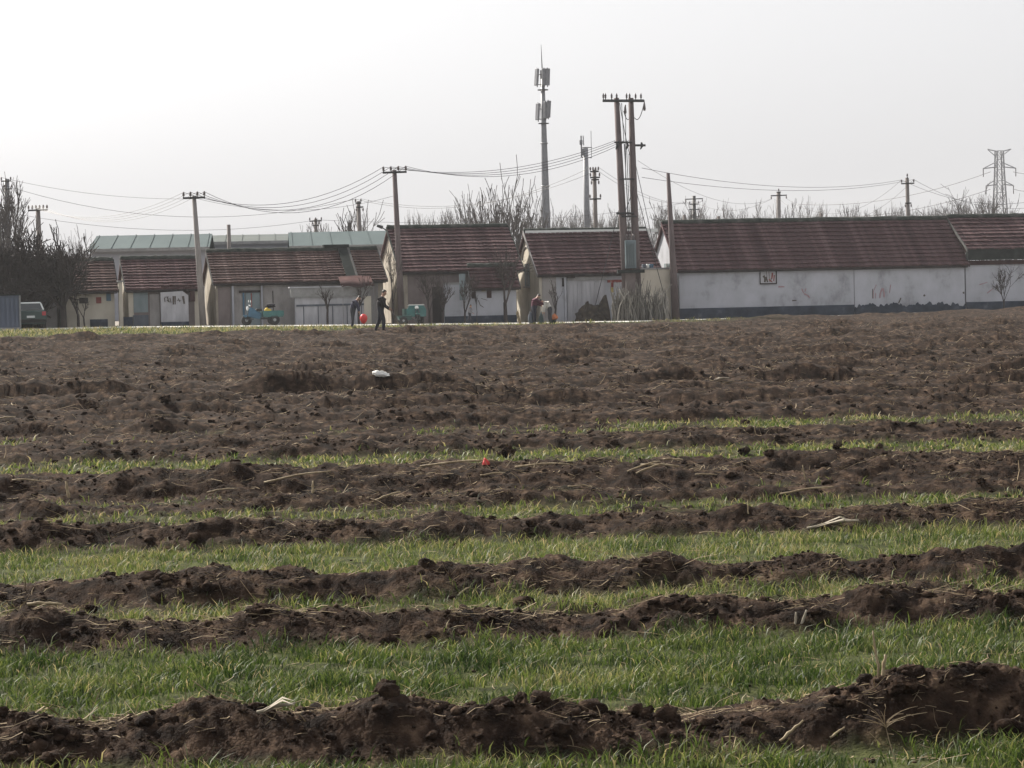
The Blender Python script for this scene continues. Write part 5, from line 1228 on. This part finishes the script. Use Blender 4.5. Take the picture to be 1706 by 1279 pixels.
# ================================================================== people
def person(label, pos, rz, height, lean, head_lean, arms, legs, jacket, trousers, crouch=0, group='people in the field and on the road', hair=True):
    s = height / 1.70; V = []; E = []; Rr = []; T_ = []
    def add(p, r, t, par=None):
        V.append(Vector(p)); Rr.append(r * s * (1.5 if t == 'J' else 1.35 if t == 'T' else 1.08)); T_.append(t)
        if par is not None: E.append((par, len(V) - 1))
        return len(V) - 1
    th, sh = .43 * s, .42 * s
    def leg_drop(a): return th * math.cos(a[0]) + sh * math.cos(a[1])
    hipz = max(leg_drop(l) for l in legs) + .075 * s
    pel = add((0, 0, hipz + .04 * s), .135, 'T'); d = Vector((math.sin(lean), 0, math.cos(lean)))
    wst = add(V[pel] + d * .17 * s, .125, 'J', pel); chs = add(V[pel] + d * .36 * s, .15, 'J', wst); upc = add(V[pel] + d * .46 * s, .11, 'J', chs)
    dh = Vector((math.sin(head_lean), 0, math.cos(head_lean)))
    nk = add(V[upc] + dh * .08 * s, .055, 'S', upc); hd0 = add(V[nk] + dh * .08 * s + Vector((.015 * s, 0, 0)), .082, 'S', nk); hd1 = add(V[hd0] + dh * .09 * s, .092, 'S', hd0); hd2 = add(V[hd1] + dh * .06 * s, .06, 'S', hd1)
    hands = []
    for sd, (a1, a2) in zip((-1, 1), arms):
        sho = add(V[upc] + Vector((0, sd * .17 * s, -.03 * s)), .068, 'J', upc)
        elb = add(V[sho] + Vector((math.sin(a1), sd * .12, -math.cos(a1))) * .29 * s, .052, 'J', sho)
        wri = add(V[elb] + Vector((math.sin(a2), -sd * .05, -math.cos(a2))) * .25 * s, .036, 'J', elb)
        pdir = Vector((math.sin(a2), 0, -math.cos(a2))); pal = add(V[wri] + pdir * .07 * s, .034, 'S', wri); hands.append((V[pal].copy(), pdir, sd))
    feet = []
    for sd, l in zip((-1, 1), legs):
        hp = add(V[pel] + Vector((0, sd * .09 * s, -.05 * s)), .098, 'T', pel)
        kn = add(V[hp] + Vector((math.sin(l[0]), 0, -math.cos(l[0]))) * th, .066, 'T', hp)
        an = add(V[kn] + Vector((math.sin(l[1]), 0, -math.cos(l[1]))) * (sh - .03 * s), .05, 'T', kn)
        ft = add(V[an] + Vector((.04, 0, -.035)) * s, .045, 'F', an); to = add(V[ft] + Vector((.14, 0, -.01)) * s, .033, 'F', ft)
    me = bpy.data.meshes.new('skeleton'); me.from_pydata(V, E, []); o = bpy.data.objects.new('skeleton', me); col.objects.link(o)
    md_ = o.modifiers.new('skin', 'SKIN'); md_.use_smooth_shade = True
    for i, sv in enumerate(me.skin_vertices[0].data): sv.radius = (Rr[i], Rr[i]); sv.use_root = (i == pel)
    ss = o.modifiers.new('sub', 'SUBSURF'); ss.levels = 2; ss.render_levels = 2
    bpy.context.view_layer.update(); dg = bpy.context.evaluated_depsgraph_get()
    bm_ = bpy.data.meshes.new_from_object(o.evaluated_get(dg)); bpy.data.objects.remove(o)
    mats = {'J': 0, 'T': 1, 'S': 2, 'F': 3}
    VV = np.array([v.co[:] for v in bm_.vertices]); FF = [tuple(p.vertices) for p in bm_.polygons]
    segs = [(np.array(V[a]), np.array(V[b]), T_[b]) for a, b in E]
    mi = []
    for f in FF:
        c = VV[list(f)].mean(0); best = min(segs, key=lambda g: np.linalg.norm(c - (g[0] + (g[1] - g[0]) * np.clip(np.dot(c - g[0], g[1] - g[0]) / max(1e-9, np.dot(g[1] - g[0], g[1] - g[0])), 0, 1)))); mi.append(mats[best[2]])
    mb = MB(); mb.v = [tuple(v) for v in VV]; mb.f = FF[:]
    for c, pd, sd in hands:      # five curled fingers rooted in the palm
        side = Vector((0, 1, 0)); fw = pd.cross(side).normalized()
        for k, (off, L_) in enumerate(((-.024, .062), (-.008, .072), (.008, .076), (.023, .068), (0.03, .05))):
            b0 = c + side * off * s * (-sd) + pd * (.01 if k < 4 else -.02) * s
            dd = pd if k < 4 else (pd * .6 + side * sd * -.8).normalized()
            n0 = len(mb.f); mb.tube([b0, b0 + dd * L_ * .5 * s, b0 + (dd * .85 - fw * .35) * L_ * s], [.010 * s, .009 * s, .007 * s], 6); mi += [2] * (len(mb.f) - n0)
    hc_ = V[hd1] * .5 + V[hd0] * .5; fr = Vector((dh.z, 0, -dh.x))      # nose, brow, ears, chin
    for pts, rad in (([hc_ + fr * .085 * s + dh * .02 * s, hc_ + fr * .112 * s - dh * .012 * s], [.010 * s, .016 * s]), ([hc_ + fr * .078 * s + Vector((0, .05, 0)) * s + dh * .035 * s, hc_ + fr * .078 * s - Vector((0, .05, 0)) * s + dh * .035 * s], [.014 * s, .014 * s]),
                     ([hc_ + fr * .082 * s + Vector((0, .025, 0)) * s - dh * .045 * s, hc_ + fr * .082 * s - Vector((0, .025, 0)) * s - dh * .045 * s], [.009 * s, .009 * s]),
                     ([hc_ + Vector((0, .088, 0)) * s + dh * .02 * s, hc_ + Vector((0, .094, 0)) * s - dh * .02 * s], [.016 * s, .012 * s]), ([hc_ - Vector((0, .088, 0)) * s + dh * .02 * s, hc_ - Vector((0, .094, 0)) * s - dh * .02 * s], [.016 * s, .012 * s])):
        n0 = len(mb.f); mb.tube(pts, rad, 6); mi += [2] * (len(mb.f) - n0)
    me2 = bpy.data.meshes.new('body'); me2.from_pydata(mb.v, [], mb.f)
    for m_ in (jacket, trousers, M_skin, M_tyre): me2.materials.append(m_)
    me2.polygons.foreach_set('material_index', mi); me2.polygons.foreach_set('use_smooth', [True] * len(mi))
    e = thing('person', pos, rz, label, 'person', group); link('body', me2, None, e)
    Vh, Fh = lumpy(3, 5, .03); Vh = Vh / np.abs(Vh).max(0) * .108 * s; Vh[:, 0] *= 1.02; c2 = np.array(V[hd1] + dh * .012 * s - fr * .018 * s)
    keep = Vh @ np.array(fr) < .05 * s + np.clip(Vh @ np.array(dh), 0, 1) * 1.2
    Fk = np.array([f for f in Fh if keep[f].all() and (Vh[f] @ np.array(dh)).min() > -.085 * s]); link('hair', mesh_np('hair', Vh + c2, Fk, True), M_hair, e)
    return e, [Vector(c) for c, _, _ in hands], s
def fpos(px, py, D): 
    p = at(px, py, D); p.z = hz(p.x, p.y) - .01; return p
navy, black, maroon, offwhite, grey = cloth('navy_jacket', (.045, .045, .075)), cloth('black_jacket', (.012, .010, .014)), cloth('maroon_jacket', (.085, .020, .040)), cloth('offwhite_jacket', (.62, .60, .56)), cloth('grey_jacket', (.20, .20, .22))
dkt = cloth('dark_trousers', (.022, .024, .034)); blt = cloth('blue_black_trousers', (.015, .018, .035)); grt = cloth('grey_trousers', (.05, .052, .065))
e, hd_, s = person('stooping person in a navy jacket standing beside the red balloon', fpos(588, 553, 126), R(-8), 1.55, R(24), R(48), [(R(28), R(12)), (R(20), R(6))], [(R(4), R(-4)), (R(-2), R(-8))], navy, grt)
e, hd_, s = person('person in dark clothes walking across the furrows with a hoe', fpos(635, 566, 112), R(-6), 1.72, R(9), R(22), [(R(22), R(60)), (R(14), R(52))], [(R(20), R(-4)), (R(-10), R(-24))], black, dkt)
q = e.location + Matrix.Rotation(R(-6), 3, 'Z') @ hd_[0]
o = thing('hoe', q, R(-6), 'long handled hoe held low by the walking person', 'hoe'); MB().tube([(-.12, 0, .28), (.0, 0, 0), (.42, 0, -.75)], .016, 6).build('handle', M_wood, o); MB().box(.36, .54, -.06, .06, -.80, -.775).build('blade', M_darksteel, o)
u, z = Hv(890, 545, -7.9); p = S(u, -7.9); p.z = hz(p.x, p.y)
person('person in a maroon jacket and dark trousers bending towards the companion in white', p, R(20), 1.60, R(14), R(50), [(R(48), R(70)), (R(40), R(62))], [(R(3), R(-3)), (R(-3), R(-3))], maroon, blt)
u, z = Hv(917, 545, -7.9); p = S(u, -7.9); p.z = hz(p.x, p.y)
person('person in an off white jacket stooping low over green sacks', p, R(185), 1.52, R(42), R(66), [(R(15), R(5)), (R(10), R(0))], [(R(8), R(-12)), (R(2), R(-14))], offwhite, grt)
def sack(px, py, v, w, hh, m, label, seed):
    u, _ = Hv(px, py, v); p = S(u, v); p.z = hz(p.x, p.y); V, Fc = lumpy(3, seed, .14); V = V / np.abs(V).max(0); V[:, 2] = np.where(V[:, 2] < 0, V[:, 2] * .3, V[:, 2]); V *= (w / 2, w / 2.2, hh * .8)
    o = link('sack', mesh_np('sack', V, Fc, True), m); o.location = p + Vector((0, 0, hh * .2)); return tag(o, label, 'sack')
sack(883.5, 545, -8.0, .28, .75, M_darkgate, 'tall blue black sack standing behind the person in maroon', 61)
sack(902, 545, -8.1, .42, .80, cloth('green_sack', (.04, .065, .068)), 'green sack standing between the two bending people', 62)
o = sack(925, 545, -8.2, .34, .36, cloth('orange_cloth', (.50, .17, .07)), 'orange bag beside the stooping person in white', 63); o.location.z += .26
sack(922, 545, -8.0, .34, .45, cloth('dark_green_sack', (.025, .04, .035)), 'small dark green sack under the orange bag', 64)
u, z = Hv(783, 545, -6.6); p = S(u, -6.6); p.z = tz(p.x, p.y) + .05
person('small child in a grey top stepping along the road', p, R(-20), .98, R(6), R(12), [(R(25), R(60)), (R(-20), R(10))], [(R(24), R(-2)), (R(-14), R(-40))], grey, dkt)

# ================================================================== hazy air
hb_ = MB().box(-1500, 1500, -30, 1500, -1.5, 46).build('haze', None); hb_.data.materials.clear()
hm = bpy.data.materials.new('haze_air'); hm.use_nodes = True; t = hm.node_tree; t.nodes.clear()
pv = t.nodes.new('ShaderNodeVolumePrincipled'); pv.inputs['Color'].default_value = (.97, .98, 1.0, 1); pv.inputs['Density'].default_value = .0002; pv.inputs['Anisotropy'].default_value = 0.0
mo = t.nodes.new('ShaderNodeOutputMaterial'); t.links.new(pv.outputs[0], mo.inputs['Volume'])
hb_.data.materials.append(hm); tag(hb_, kind='stuff')
print('TRIS', sum(len(o.data.loops) - 2 * len(o.data.polygons) for o in scene.objects if o.type == 'MESH'), 'blades', NB, 'objects', len(scene.objects))
